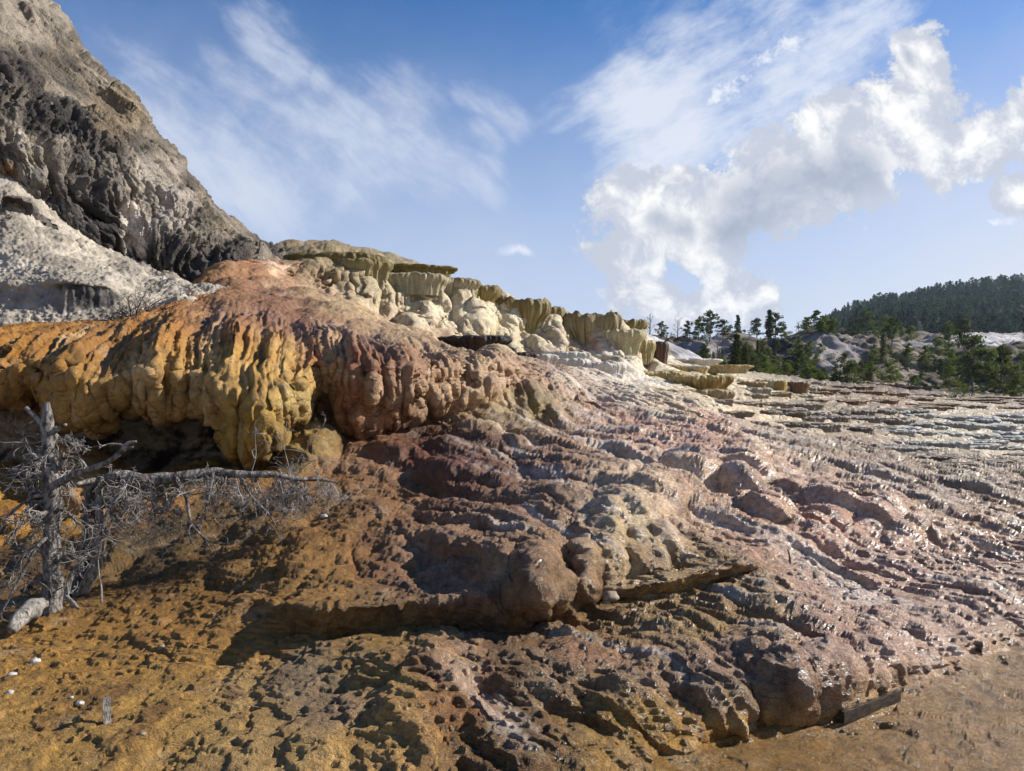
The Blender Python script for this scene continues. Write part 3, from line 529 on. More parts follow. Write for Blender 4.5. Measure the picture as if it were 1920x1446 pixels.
wl_ = (sstep(Y, 23, 25.5) * (1 - sstep(UU, 1230, 1300)) * .4)[..., None]
col = col * (1 - wl_) + wl_ * (col @ np.array([.3, .55, .15]))[..., None] * np.array([1.06, 1.0, .84])
# pale mineral on the swollen parts, iron-brown stain in flow streaks
streakn = fbm(X * 3.2, Y * 1.3, Z * 1.0, 5, .62, off=91)
stain = sstep(streakn, .05, .45)[..., None]
col = col * (1 - stain * np.array([.48, .54, .58]))
pale = sstep(fbm(X * 2.3, Y * 2.3, Z * 2.3, 4, .6, off=131), .12, .5)[..., None] * .35
col = col * (1 - pale) + pale * (col * .4 + np.array(lin(222, 196, 160)[:3]) * .6)
blot = sstep(fbm(X * 5.5, Y * 5.5, Z * 5.5, 4, .6, off=171), .18, .5)[..., None] * .5
col = col * (1 - blot * np.array([.55, .6, .6]))
# unevenly darker colour on steep drip faces and shelf edges low on the slope
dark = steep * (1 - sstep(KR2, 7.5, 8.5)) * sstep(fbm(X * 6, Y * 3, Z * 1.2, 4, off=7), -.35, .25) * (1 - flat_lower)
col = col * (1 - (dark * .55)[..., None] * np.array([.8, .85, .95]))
dk2 = (1 - sstep(UU, 560, 700)) * sstep(KR2, 6.3, 7) * (1 - sstep(KR2, 8.6, 8.95)) * sstep(fbm(X * 1.3, Y * 1.3, Z * 1.3, 4, off=2), -.3, .2)

wet = 0.45 + .55 * sstep(UU, 500, 1200) * sstep(VV, 700, 800) + 0 * Z
col = col * (1 - flat_lower[..., None] * np.array([.22, .26, .38]) * (1 + .5 * sstep(fbm(X * 1.2, Y * 3.4, 0 * X, 5, .6, off=66), -.05, .3))[..., None]); wet = wet * (1 - .8 * stair); wet = np.clip(wet + .5 * fbm(X * 1.7, Y * 1.7, Z * 1.7, 3, off=33), 0, 1) * (1 - .7 * sstep(Y, 22, 27) * (1 - sstep(UU, 1250, 1350))) * (1 - rec); wet = np.maximum(wet, flat_lower)
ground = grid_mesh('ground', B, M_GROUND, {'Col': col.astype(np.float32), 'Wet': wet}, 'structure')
GB = B
def ground_z(x, y):
    """height of the sheet under a point, from the nearest few vertices in plan"""
    d = (GB[..., 0] - x) ** 2 + (GB[..., 1] - y) ** 2
    i = np.argpartition(d.ravel(), 12)[:12]
    return float(np.median(GB[..., 2].ravel()[i]))
def ground_at(u, v, kmin=0.0):
    """the point of the sheet seen at a photo position"""
    d = (UU - u) ** 2 + (VV - v) ** 2 + (KR2 < kmin) * 1e9
    i = np.unravel_index(np.argmin(d), d.shape)
    return GB[i].copy()

# ---------------------------------------------------------------- cliff
def surf_at(Bm, u, v, mask=None):
    uu, vv = CU + Bm[..., 0] / Bm[..., 1] * F, CV - (Bm[..., 2] - EYE) / Bm[..., 1] * F
    d = (uu - u) ** 2 + (vv - v) ** 2
    if mask is not None: d = np.where(mask, d, 1e9)
    i = np.unravel_index(np.argmin(d), d.shape)
    return Bm[i].copy()
crow = [
 [(-800,420,16),(-300,420,17),(0,400,18.2),(130,490,20.2),(250,560,21.5),(360,600,22.5),(430,600,23),(480,560,24.5),(560,520,28)],
 [(-800,240,17),(-300,250,18),(0,345,19.2),(60,385,19.6),(130,432,20.5),(200,480,21.4),(300,522,22.3),(360,547,22.7),(400,548,23),(440,535,23.6),(462,500,24.6),(500,486,27),(560,490,29)],
 [(-800,60,16.8),(-300,120,17.8),(0,265,19.0),(100,335,20),(200,400,21.2),(300,450,22.2),(400,505,23.2),(450,500,24.0),(480,480,26.5),(560,482,29.5)],
 [(-800,-150,17),(-300,0,18.5),(0,175,19.8),(100,250,20.8),(200,320,21.8),(300,400,22.8),(400,470,23.8),(450,475,24.8),(485,474,27),(560,480,30)],
 [(-800,-250,18),(-300,-120,20),(0,85,21.5),(100,180,22.4),(200,265,23),(300,345,23.6),(400,430,24.6),(450,460,25.6),(487,470,27.6),(560,480,31)],
 [(-800,-500,22),(-300,-350,24),(0,-10,25.5),(60,60,25.5),(100,110,25.5),(150,165,25.3),(200,210,25.4),(300,310,25.6),(400,412,26.2),(450,448,27),(489,468,29),(560,480,32)],
 [(-800,-900,26),(-300,-500,27),(0,-60,28),(40,-20,28),(62,2,28),(100,38,28),(122,66,28),(131,88,28),(150,112,27.8),(208,166,27.4),(250,212,27.2),(268,246,27.2),(310,284,27.4),(335,312,27.4),(362,358,27.6),(390,392,28),(430,424,28.5),(462,448,29),(492,466,30.5),(530,478,32),(560,482,33)],
 [(-800,-850,34),(-300,-450,36),(0,-20,38),(62,40,38),(131,120,38),(208,190,38),(310,305,38),(390,410,40),(462,465,40),(530,490,42),(560,490,44)],
]
cus = np.concatenate([np.linspace(-800,-60,50)[:-1], np.arange(-60,562,1.6)])
C, CK = loft(crow, cus, [24, 80, 90, 60, 70, 60, 16]); CK2 = CK[:, None]
C = blur(blur(C, 8, 0), 8, 1)
N = normals(blur(blur(C, 8, 0), 8, 1)); X, Y, Z = C[..., 0], C[..., 1], C[..., 2]
w_ = fbm(X * .35, Y * .35, Z * .35, 4); w2_ = fbm(X * .35 + 9, Y * .35, Z * .35, 4)
low = (1 - sstep(CK2 + w_ * .8, 3.3, 4.3))                       # hanging drapery below, crusted slope above
d = 0
for fq, am in ((.45, .9), (1.1, .38), (2.6, .15)):
    f1, f2, _ = worley((X + Z * .30 + w_ * .9) * fq, Y * fq * .4, Z * fq * .22 + w2_ * .4, off=fq * 3)
    d = d + am * ((1 - np.clip(f1 / .85, 0, 1) ** 1.7) - .5) * low
for sc, am, zs in ((.42, .55, .30), (.95, .25, .3), (2.1, .12, .35)):
    f1, f2, _ = worley((X + w_ * 1.0 + Z * .16) * sc, (Y + w2_ * 1.0) * sc, (Z + X * .3) * sc * zs, off=sc * 31)
    d = d + am * ((1 - np.clip(f1 / .9, 0, 1) ** 1.5) - .5) * (low * .8 + .15) - am * .35 * (1 - sstep(f2 - f1, 0, .10)) * low
rid = 1 - np.abs(fbm((X + Z * .18) * 2.6 + w_ * 2, Y * .9, Z * .32, 4)) * 2.6
d = d + .34 * rid * low + .14 * (1 - np.abs(fbm((X + Z * .18) * 6 + w_ * 3, Y * 2, Z * .7, 3)) * 2.6) * low
f1, f2, ci = worley((X * .5 + Z * .32) * .8, Y * .6, (Z * .95 + X * .45) * 1.3, off=88)          # plated crust, dipping to the right
d = d + (.45 * (ci - .5) + .30 * (1 - np.abs(fbm((X + Z) * .35, Y * .4, (Z + X * .75) * 1.7, 5, .58)) * 2.4)) * (1 - low)
edge = 1 - sstep(CK2 + 0 * Y, 6.3, 6.9)
C = C + N * (d * (.6 + .4 * edge) * (1 - sstep(X / Y, -.36, -.33) * .6))[..., None]
C[..., 2] += .09 * fbm(X * 1.5, Y * 1.5, Z * 1.5, 5, .65)
N = normals(C); X, Y, Z = C[..., 0], C[..., 1], C[..., 2]
C = C + N * (.20 * fbm(X * 2.2, Y * 2.2, Z * 1.4, 6, .62) + .05 * np.abs(fbm(X * 6, Y * 6, Z * 4, 4, .6)))[..., None]
cu_, cv_ = CU + X / Y * F, CV - (Z - EYE) / Y * F
base = np.array(lin(120, 112, 102)[:3])
t1 = sstep(fbm(X * .5, Y * .5, Z * .3, 5, .6, off=12), -.25, .35)[..., None]
colc = np.array(lin(84, 80, 76)[:3]) * (1 - t1) + np.array(lin(158, 147, 132)[:3]) * t1
upc = np.array(lin(92, 86, 78)[:3]) * (1 - t1) + np.array(lin(150, 138, 120)[:3]) * t1
colc = colc * low[..., None] + upc * (1 - low[..., None])
def blob(a, b, ra, rb, nz=.5): return sstep(1 - np.sqrt(((cu_ - a) / ra) ** 2 + ((cv_ - b) / rb) ** 2) + nz * fbm(X * 1.4, Y * 1.4, Z * 1.0, 4, .6, off=a), -.05, .35)[..., None]
def paint(c, m, rgb): return c * (1 - m) + np.array(lin(*rgb)[:3]) * m
colc = paint(colc, blob(253, 430, 34, 62, .35), (226, 212, 196))
colc = paint(colc, blob(330, 390, 40, 50) * .6, (190, 180, 168)); colc = paint(colc, blob(290, 330, 60, 50) * .4, (190, 180, 168))
colc = paint(colc, blob(60, 30, 90, 70) * .7, (160, 150, 134)); colc = paint(colc, blob(10, 330, 40, 28) * .8, (160, 128, 92))
colc = paint(colc, blob(210, 210, 60, 60) * .3, (176, 152, 116)); colc = paint(colc, blob(60, 120, 90, 40) * .6, (84, 76, 70))
colc = paint(colc, blob(90, 225, 70, 40) * .8, (58, 56, 56)); colc = paint(colc, blob(160, 430, 90, 50) * .75, (62, 60, 60)); colc = paint(colc, blob(360, 500, 60, 50) * .6, (74, 72, 72))
strk = sstep(fbm((X + Z * .18) * 2.4, Y, Z * .22, 5, .6, off=44), .1, .45)[..., None] * low[..., None]
colc = colc * (1 - .5 * strk)
strk = sstep(fbm((X + Z * .18) * 3.1, Y, Z * .22, 5, .6, off=74), .15, .45)[..., None] * low[..., None] * .5
colc = paint(colc, strk, (196, 186, 172))
cliff = grid_mesh('rock_cliff', C, M_CLIFF, {'Col': colc.astype(np.float32), 'Wet': 0 * Y}, 'structure')

# ---------------------------------------------------------------- gravel slope below the cliff
srow = [
 [(-800,760,12.5),(0,690,13.6),(200,640,14.8),(400,580,17),(470,560,20),(520,540,22)],
 [(-800,640,13),(0,637,14.2),(100,626,14.7),(200,603,15.5),(300,580,16.5),(375,553,17.8),(470,545,20.3),(520,530,23)],
 [(-800,580,14),(0,583,15.2),(60,582,15.3),(112,586,15.4),(160,578,15.7),(230,572,16.1),(300,570,17),(375,550,18.3),(470,540,20.6),(520,525,23)],
 [(-800,525,14.2),(0,528,15.5),(60,528,15.55),(112,527,15.5),(150,532,15.6),(200,538,15.9),(240,560,16.5),(300,560,17.3),(375,547,18.6),(470,538,20.8),(520,522,23)],
 [(-800,505,15),(0,518,16.2),(112,514,16.3),(200,522,16.8),(260,545,17.6),(375,545,19.2),(470,535,21),(520,520,23.4)],
 [(-800,380,17),(0,440,17.6),(120,470,18.4),(240,512,19.6),(340,540,20.6),(390,545,21),(470,532,21.6),(520,518,24)],
 [(-800,200,18),(0,325,19.6),(130,412,20.8),(200,460,21.6),(300,506,22.4),(360,533,22.7),(400,540,23.0),(470,530,24),(520,515,25)],
 [(-800,170,24),(0,300,25),(200,450,26),(400,535,27),(520,520,27)],
]
sus = np.concatenate([np.linspace(-800,-60,40)[:-1], np.arange(-60,522,2.0)])
S, SK = loft(srow, sus, [16, 40, 44, 26, 50, 70, 12])
S = blur(blur(S, 3, 0), 6, 1); N = normals(blur(blur(S, 6, 0), 6, 1)); X, Y, Z = S[..., 0], S[..., 1], S[..., 2]
sst = sstep(1 - N[..., 2], .45, .8)
rid = np.abs(fbm(X * 2.4, Y * 1.5, Z * .3, 4, off=3))
f1, f2, ci = worley(X * 1.1, Y * 1.1, Z * 1.6, off=8)
S = S + N * (.25 * fbm(X * .5, Y * .5, Z * .5, 4) - .35 * rid * sst + (sstep(ci, .72, .8) * .22 * np.clip(1 - f1 * 1.6, 0, 1)) * (1 - sst))[..., None]
X, Y, Z = S[..., 0], S[..., 1], S[..., 2]
f1, _, ci = worley(X * 4.5, Y * 4.5, Z * 4.5, off=2); f1b, _, cj = worley(X * 10, Y * 10, Z * 10, off=2)
S = S + normals(S) * ((.06 * fbm(X * 3, Y * 3, Z * 3, 5, .65) + .10 * (ci > .62) * np.clip(.6 - f1, 0, 1) * 1.6 + .11 * np.clip(.55 - f1b, 0, 1)) * (1 - .7 * sst))[..., None]
t = sstep(fbm(X * .7, Y * .7, Z * 1.2, 5, .6, off=8), -.3, .35)[..., None]
sc_ = np.array(lin(132, 124, 112)[:3]) * (1 - t) + np.array(lin(182, 172, 156)[:3]) * t
sc_ = sc_ * (1 + .22 * (cj - .5))[..., None]
su_, sv_ = CU + X / Y * F, CV - (Z - EYE) / Y * F
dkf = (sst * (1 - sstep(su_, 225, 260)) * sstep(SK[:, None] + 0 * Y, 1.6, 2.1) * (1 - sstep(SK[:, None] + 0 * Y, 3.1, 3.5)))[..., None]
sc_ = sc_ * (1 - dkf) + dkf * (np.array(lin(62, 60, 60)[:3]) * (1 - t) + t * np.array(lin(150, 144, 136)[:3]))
grid_mesh('gravel_slope', S, M_SCREE, {'Col': sc_.astype(np.float32), 'Wet': 0 * Y}, 'structure')

# ---------------------------------------------------------------- hills behind
def hill(name, rows_, us_, ns_, cols, amp, fr, seed, patches=None, ridge=0.0):
    H, K = loft(rows_, us_, ns_)
    H = blur(blur(H, 4, 0), 4, 1); N = normals(H); X, Y, Z = H[..., 0], H[..., 1], H[..., 2]
    dd = amp * fbm(X * fr, Y * fr, Z * fr * .5, 6, .52, off=seed)
    if ridge: dd = dd - ridge * np.clip(.25 - np.abs(fbm(X * fr * 1.6, Y * fr * .7, Z * fr * .2, 4, off=seed + 5)), 0, 1) * 4
    dd = dd + amp * .22 * fbm(X * fr * 7, Y * fr * 7, Z * fr * 4, 4, .6, off=seed + 9)
    H = H + N * dd[..., None]
    t = sstep(fbm(X * fr * 2, Y * fr * 2, Z * fr * 3, 5, .6, off=seed + 50), -.25, .3)[..., None]
    c = np.array(lin(*cols[0])[:3]) * (1 - t) + np.array(lin(*cols[1])[:3]) * t
    u_, v_ = CU + X / Y * F, CV - (Z - EYE) / Y * F
    for (a, b, ra, rb, rgb, k) in patches or []:
        mk = sstep(1 - np.sqrt(((u_ - a) / ra) ** 2 + ((v_ - b) / rb) ** 2) + .7 * fbm(X * fr * 2.5, Y * fr * 2.5, Z * fr * 2.5, 5, .6, off=a), -.1, .4)[..., None] * k
        c = c * (1 - mk) + np.array(lin(*rgb)[:3]) * mk
    grid_mesh(name, H, M_HILL, {'Col': c.astype(np.float32), 'Wet': 0 * Y}, 'structure')
    return H
HILL = hill('scrub_hill', [
 [(700,790,90),(2800,790,90)],
 [(700,705,95),(1200,700,96),(1400,713,98),(1600,733,101),(1800,745,101),(2800,748,101)],
 [(700,680,108),(1200,675,112),(1400,688,114),(1600,705,115),(1760,722,114),(1920,722,113),(2800,720,113)],
 [(700,650,124),(1200,645,128),(1400,655,128),(1500,650,132),(1600,665,134),(1760,690,130),(1920,692,130),(2800,690,130)],
 [(700,610,140),(1000,606,140),(1100,610,140),(1220,632,140),(1290,632,140),(1450,637,141),(1500,628,144),(1545,622,150),(1640,640,152),(1700,655,152),(1760,660,152),(1920,660,152),(2800,655,152)],
 [(700,640,190),(1220,645,190),(1500,640,190),(1600,634,200),(1690,640,200),(1800,634,210),(1920,634,210),(2800,634,210)],
 [(700,640,330),(1220,645,330),(1500,636,330),(1700,626,330),(1920,624,330),(2800,622,330)],
], np.arange(700, 2800, 5), [10, 40, 60, 70, 50, 20], ((88, 78, 66), (126, 116, 102)), 3.0, .09, 3,
 [(1560,660,70,40,(158,152,150),.7),(1320,650,60,20,(172,168,170),.5),(1500,720,70,12,(190,180,170),.6),(1700,700,30,60,(160,146,134),.6),(1730,645,50,10,(170,166,162),.6),(1860,636,90,12,(214,210,206),.8),(1470,660,50,30,(70,62,62),.7),(1640,690,40,30,(120,106,98),.7)], ridge=1.3)
WH = hill('pale_slope', [
 [(1040,760,52),(1400,740,56)],
 [(1040,700,53),(1200,700,53),(1345,694,56),(1400,720,57)],
 [(1040,660,56),(1200,655,56),(1280,678,56.5),(1345,690,57),(1400,722,57)],
 [(1040,600,62),(1150,604,62),(1212,626,62),(1250,640,61.5),(1300,664,60),(1345,686,58),(1400,724,58)],
 [(1040,620,75),(1212,650,75),(1400,740,75)],
], np.arange(1040, 1400, 3), [10, 20, 40, 16], ((150, 148, 150), (196, 194, 192)), .35, .35, 9, [(1250,664,26,14,(110,104,98),.8)])
FOR = hill('forested_hill', [
 [(1200,720,290),(2800,720,290)],
 [(1200,700,330),(1400,668,340),(1560,648,345),(1750,640,345),(1920,636,345),(2800,628,345)],
 [(1200,700,420),(1400,668,430),(1540,632,440),(1700,608,450),(1920,598,450),(2800,590,450)],
 [(1200,700,560),(1400,666,560),(1540,617,580),(1620,592,600),(1700,578,620),(1800,566,620),(1920,560,620),(2800,545,620)],
 [(1200,700,680),(1400,668,680),(1540,608,700),(1570,592,710),(1620,574,720),(1700,560,740),(1800,546,760),(1920,538,760),(2300,526,760),(2800,520,760)],
 [(1200,720,900),(1540,640,900),(1700,600,900),(2800,560,900)],
], np.arange(1200, 2800, 6), [8, 40, 40, 40, 12], ((40, 44, 34), (66, 62, 48)), 9, .012, 21)

w_big = lambda u: u < 1200
# ---------------------------------------------------------------- travertine terraces (basins)
def terrace(u, v0, v1, wpx, Y, rim, side, foot, label, group=None, taper=.25, drip=.5, depth=.55, seed=0, name='travertine_terrace', under=0.0, scal=.15, pos=None, tag_cat='terrace', rimv=.17):
    rs = np.random.RandomState(int(u * 7 + v0 * 13) % 99991 + seed)
    rim = tuple(int(q * .88) for q in rim); side = tuple(int(q * .88) for q in side)
    R0 = wpx / 2 / F * Y * (1.12 if v0 < 660 and w_big(u) else 1.04); H = (v1 - v0) / F * Y
    c = P(u, v0, Y) if pos is None else np.array(pos) + [0, 0, H]
    A = int(np.clip(wpx * 2.4, 48, 240)); th = np.linspace(0, 2 * np.pi, A, endpoint=False)
    T = np.array([0, .08, .2, .35, .5, .65, .78, .88, .95, .985, 1.0]); T = pchip(np.arange(11), T, np.linspace(0, 10, int(np.clip((v1 - v0) * 1.2, 20, 70))))
    T2 = np.concatenate([T, [1.0] * 5]); inn = np.concatenate([np.zeros(len(T)), [.03, .07, .12, .4, 1]])
    tt, aa = np.meshgrid(T2, th, indexing='ij'); ii = np.broadcast_to(inn[:, None], tt.shape)
    cx, sy = np.cos(aa), np.sin(aa); o = rs.rand() * 50
    rad = 1 + scal * 2.2 * fbm(cx * 1.3 + o, sy * 1.3, 0 * tt, 3) + scal * .5 * np.abs(fbm(cx * 5 + o, sy * 5 * depth, tt * .3, 2)) * 2
    q = T2[:, None]
    prof = 1 - taper * (1 - q) ** 1.5 + .07 * np.sin(np.pi * np.clip((q - .55) / .45, 0, 1)) - .05 * sstep(q, .9, 1.0) ** 2
    if under: prof = prof - under * sstep(1 - q, .25, .55)
    R = R0 * rad * prof
    s = R0 * 1.0
    fl = (1 - np.abs(perlin(cx * 9 * max(s, .5) ** .5 + o, sy * 6 * max(s, .5) ** .5, q * .8)) * 2.2) * .045 * (1 + .9 * perlin(cx * 2.2 + o, sy * 2.2, q * 1.5)) + .10 * (1 - np.abs(perlin(cx * 3.1 + o, sy * 2.3, q * .6)) * 2) + (1 - np.abs(perlin(cx * 24 + o, sy * 16, q * 1.2)) * 2) * .014
    fl = fl * min(s, 1.6) * (1 - sstep(q, .90, 1.0) * .7)
    R = (R + fl) * (1 - ii * .999)
    z = -H * (1 - tt) - .10 * H * np.clip(ii * 6, 0, 1) * (ii > .05)
    z = z + H * (rimv * fbm(cx * 2.2 + o, sy * 2.2, 0 * tt, 4, .6)) * sstep(tt, .2, 1)
    x = c[0] + R * cx; y = c[1] + R0 * depth + R * sy * depth; zz = c[2] + z
    V = np.stack([x, y, zz], -1); n1, n2 = V.shape[:2]
    # colours: rim crust, streaked face, foot
    st = sstep(perlin(cx * 14 + o, sy * 10, q * 1.1 + o) + .5 * perlin(cx * 34 + o, sy * 24, q * 1.6), -.35, .45)[..., None]
    f_ = np.array(lin(*side)[:3]) * (1 - st * drip) + np.array(lin(*foot)[:3]) * st * drip
    rb = sstep(q + .25 * perlin(cx * 10 + o, sy * 10, 0 * q), .68, .92)[..., None] + 0 * st
    cc = f_ * (1 - rb) + np.array(lin(*rim)[:3]) * rb
    o_ = bpy.data.meshes.new(name)
    idx = np.arange(n1 * n2).reshape(n1, n2); nx = np.roll(idx, -1, 1)
    Q = np.stack([idx[:-1], nx[:-1], nx[1:], idx[1:]], -1).reshape(-1, 4)
    org = np.array([c[0], c[1] + R0 * depth, c[2] - H])
    o_.vertices.add(n1 * n2); o_.vertices.foreach_set('co', (V - org).reshape(-1).astype(np.float32))
    o_.loops.add(Q.size); o_.loops.foreach_set('vertex_index', Q.reshape(-1).astype(np.int32))
    o_.polygons.add(len(Q)); o_.polygons.foreach_set('loop_start', (np.arange(len(Q)) * 4).astype(np.int32)); o_.polygons.foreach_set('use_smooth', np.ones(len(Q), bool)); o_.update(calc_edges=True)
    a = o_.attributes.new('Col', 'FLOAT_COLOR', 'POINT'); c4 = np.ones((n1 * n2, 4), np.float32); c4[:, :3] = cc.reshape(-1, 3); a.data.foreach_set('color', c4.reshape(-1))
    a = o_.attributes.new('Wet', 'FLOAT', 'POINT'); a.data.foreach_set('value', np.full(n1 * n2, .35, np.float32))
    o_.materials.append(M_TERR)
    ob = bpy.data.objects.new(name, o_); scene.collection.objects.link(ob); ob.location = org
    tag(ob, label, tag_cat, group)
    return ob
OL, OLD, CR, CRD = (134, 120, 78), (100, 86, 54), (206, 198, 154), (150, 130, 84)
TC = [
 # u, v rim, v foot, width, Y, rim, side, drip colour, label, taper, drip, under
 (612,472,520,160,27.5,(120,104,50),(148,132,64),OLD,'wide olive cap at the upper left end of the terrace crest, against the sky',.12,.5,.04),
 (655,484,530,110,27.2,(146,130,74),(172,160,108),OLD,'olive bulging bowl just below the wide olive cap on the crest',.15,.4,0),
 (752,494,514,150,28.9,(120,104,54),(150,136,72),OLD,'long thin olive ledge of the crest between the wide cap and the first thick bowl',.1,.5,.03),
 (765,510,552,116,28.2,(166,152,112),(196,186,150),OLD,'pale fluted bowl with thin olive rim in the middle of the crest',.12,.4,.03),
 (832,520,560,104,29.4,(150,134,90),(196,186,150),OLD,'cream bowl under a ragged brown rim left of the thick hanging bowl',.12,.4,.03),
 (894,534,588,76,30.4,(136,116,66),(176,158,96),(108,84,40),'thick mushroom shaped bowl with brown drips on the crest, left of the two tall columns',.55,.8,.12),
 (938,556,606,44,31.4,(140,122,68),(176,162,96),(104,84,40),'narrow brown dripping bowl squeezed between the mushroom bowl and the tall column',.3,.7,.1),
 (982,560,652,78,31.0,(140,122,70),(178,164,102),(112,88,44),'tall slim column with long brown drips and an overhanging rim',.48,.9,.14),
 (1030,576,646,46,32.2,(140,120,72),(176,160,100),(112,88,48),'narrow brown streaked column in the gap before the broadest bowl',.3,.8,.08),
 (1104,586,684,96,32.2,(150,134,88),(186,172,128),(96,72,44),'broadest bowl of the crest with flat rim and dark stained column under it',.42,.95,.16),
 (1178,598,640,64,34.0,(140,122,74),(176,160,108),(104,82,44),'flat brown rimmed bowl behind the cream bowl at the right end of the crest',.3,.7,.1),
 (1164,618,668,76,32.0,(196,184,138),(212,204,164),(140,118,72),'cream stepped bowl in front of the right end of the crest',.28,.5,.06),
 (1205,638,684,44,33.0,(196,180,120),(198,184,124),(128,100,56),'cream yellow bulge between the cream bowl and the rust brown stump',.25,.6,0),
 (1238,641,684,30,33.6,(92,64,44),(122,88,58),(66,44,32),'rust brown upright travertine stump at the right end of the crest',.2,.9,0),
 (1150,666,694,64,31.0,(206,200,176),(222,216,196),(180,160,124),'low white fluted bowl at the foot of the cream stepped bowl',.2,.4,0),
 (886,629,664,108,24.0,(40,30,24),(66,48,36),(22,16,14),'flat black rimmed basin standing out on the orange slope',.12,.9,.04),
 (925,650,686,66,24.5,(52,38,32),(96,76,66),(30,22,20),'dark wet step right under the black rimmed basin',.2,.9,0),
 (972,660,690,58,24.6,(60,46,40),(84,66,58),(30,22,20),'dark brown block between the black basin and the white steps',.15,.8,0),
 (1010,664,694,60,25.4,(222,214,202),(214,206,192),(170,150,136),'white glazed step beside the dark brown block',.2,.3,0),
 (1062,659,690,66,27.2,(228,222,206),(218,212,198),(196,190,176),'flat white basin topmost of the white steps',.15,.3,0),
 (1070,672,712,66,25.8,(228,222,208),(222,214,200),(204,200,190),'white rounded block below the topmost white basin',.2,.3,0),
 (1132,680,722,70,25.6,(228,222,210),(220,214,202),(206,206,200),'white step at the head of the white flow',.25,.3,0),
 (1120,700,744,84,24.0,(226,222,212),(216,212,202),(196,196,192),'largest white spreading step above the pink slope',.5,.3,0),
 (1046,700,726,70,22.6,(216,196,186),(196,160,146),(130,90,76),'pink and white glazed step left of the white flow',.3,.6,0),
 (1100,716,752,66,20.6,(150,112,98),(150,116,104),(80,56,46),'wet brown step at the foot of the white flow',.2,.8,0),
 (1232,696,742,120,30.0,(206,180,112),(196,164,86),(120,90,44),'golden fluted terrace at the left of the pair below the crest',.28,.8,.06),
 (1318,704,752,104,28.6,(200,176,110),(176,146,80),(108,80,40),'golden fluted terrace at the right of the pair below the crest',.28,.8,.06),
 (1322,730,768,96,27.0,(176,156,110),(176,156,116),(110,86,56),'pale brown lower step under the right golden terrace',.2,.7,0),
 (1222,684,702,104,34.0,(150,126,76),(160,136,84),(100,76,44),'thin brown ledge above the golden terraces',.2,.7,.05),
 (1300,686,704,56,35.0,(206,198,176),(206,186,130),(150,116,66),'small cream ledge above the right golden terrace',.2,.6,0),
 (1372,684,700,74,38.0,(176,150,80),(206,190,144),(140,110,60),'flat yellow rimmed basin farthest back above the cream steps',.2,.5,.05),
 (1290,672,688,120,41.0,(226,222,212),(216,210,196),(190,180,160),'broad white shelf at the foot of the pale bare slope',.2,.2,0),
 (1465,714,738,22,38.0,(196,166,80),(198,166,84),(150,116,50),'small bright yellow knob among the cream steps',.2,.4,0),
 (1500,716,738,40,38.6,(140,108,74),(146,112,78),(100,74,50),'orange brown knob right of the small yellow knob',.2,.6,0),
 (1440,712,738,34,38.0,(214,202,160),(206,194,150),(160,130,80),'cream knob left of the small yellow knob',.2,.4,0),
]
for t_ in TC:
    u, v0, v1, w, Y, rim, side, foot, lab, tp, dr, un = t_
    terrace(u, v0, v1, w, Y, rim, side, foot, lab, None, taper=tp, drip=dr, under=un)
# the stepped field to the right: winding rows of low steps set side by side
ORD = 'first second third fourth fifth sixth seventh eighth ninth tenth eleventh twelfth thirteenth fourteenth fifteenth sixteenth'.split()
rs = random.Random(5)
zones = [
 # rows, u0, u1, widths, heights(px), palette, label, group
 ((722,735,748), 1398,1530,(30,56),(11,16),[(180,170,146),(170,158,130),(166,144,100)],'low cream step beside the golden terraces','cream steps beside the golden terraces'),
 ((760,775), 1345,1500,(40,80),(9,14),[(154,142,124),(138,124,106)],'grey brown step before the cream steps','grey brown steps in front of the cream steps'),
 ((730,741,752), 1530,1730,(44,90),(8,12),[(146,120,90),(130,104,72),(150,128,96)],'thin ochre ledge before the scrub hill','ochre ledges in front of the scrub hill'),
 ((748,758,768), 1730,2010,(60,130),(6,9),[(136,112,82),(150,132,110),(126,104,76)],'long ochre ledge near the far shore','long ochre ledges by the far shore'),
 ((780,793,806), 1490,1700,(44,80),(13,18),[(136,126,110),(118,108,94),(150,140,124)],'grey brown step of the dark staircase','grey brown steps of the dark staircase'),
 ((785,796,808,820,833,846), 1690,2000,(44,90),(11,16),[(176,176,166),(160,160,152),(186,184,174)],'whitish step of the white staircase','white steps of the right hand staircase'),
 ((860,874), 1735,1960,(36,70),(8,12),[(128,112,94),(108,94,78)],'thin brown ledge below the white staircase','dark ledges below the white staircase'),
]
for (vs, u0, u1, ws, hs, pal, lab, grp) in zones:
    for ri, vr in enumerate(vs):
        u = u0 + rs.uniform(-20, 20); k = 0
        while u < u1:
            w = rs.uniform(*ws); k += 1
            v = vr + 4 * math.sin(u * .018 + ri * 2) + rs.uniform(-2, 2); h = rs.uniform(*hs); c = rs.choice(pal)
            p = ground_at(u, v); Yp = p[1]
            Hm = h / F * Yp; p[2] -= Hm * .45
            where = ', %s from left in %s row' % (ORD[min(k, 16) - 1], 'the %s' % ['top', 'second', 'third', 'fourth', 'fifth', 'sixth'][ri])
            terrace(u, v - h, v, w * 1.15, Yp, tuple(min(236, int(q * 1.10)) for q in c), c, tuple(int(q * .72) for q in c), lab + where, grp, taper=.02, drip=.6, depth=.5, seed=k, scal=.2, rimv=.4, pos=(p[0], p[1], p[2]))
            u += w * rs.uniform(.7, 1.0)

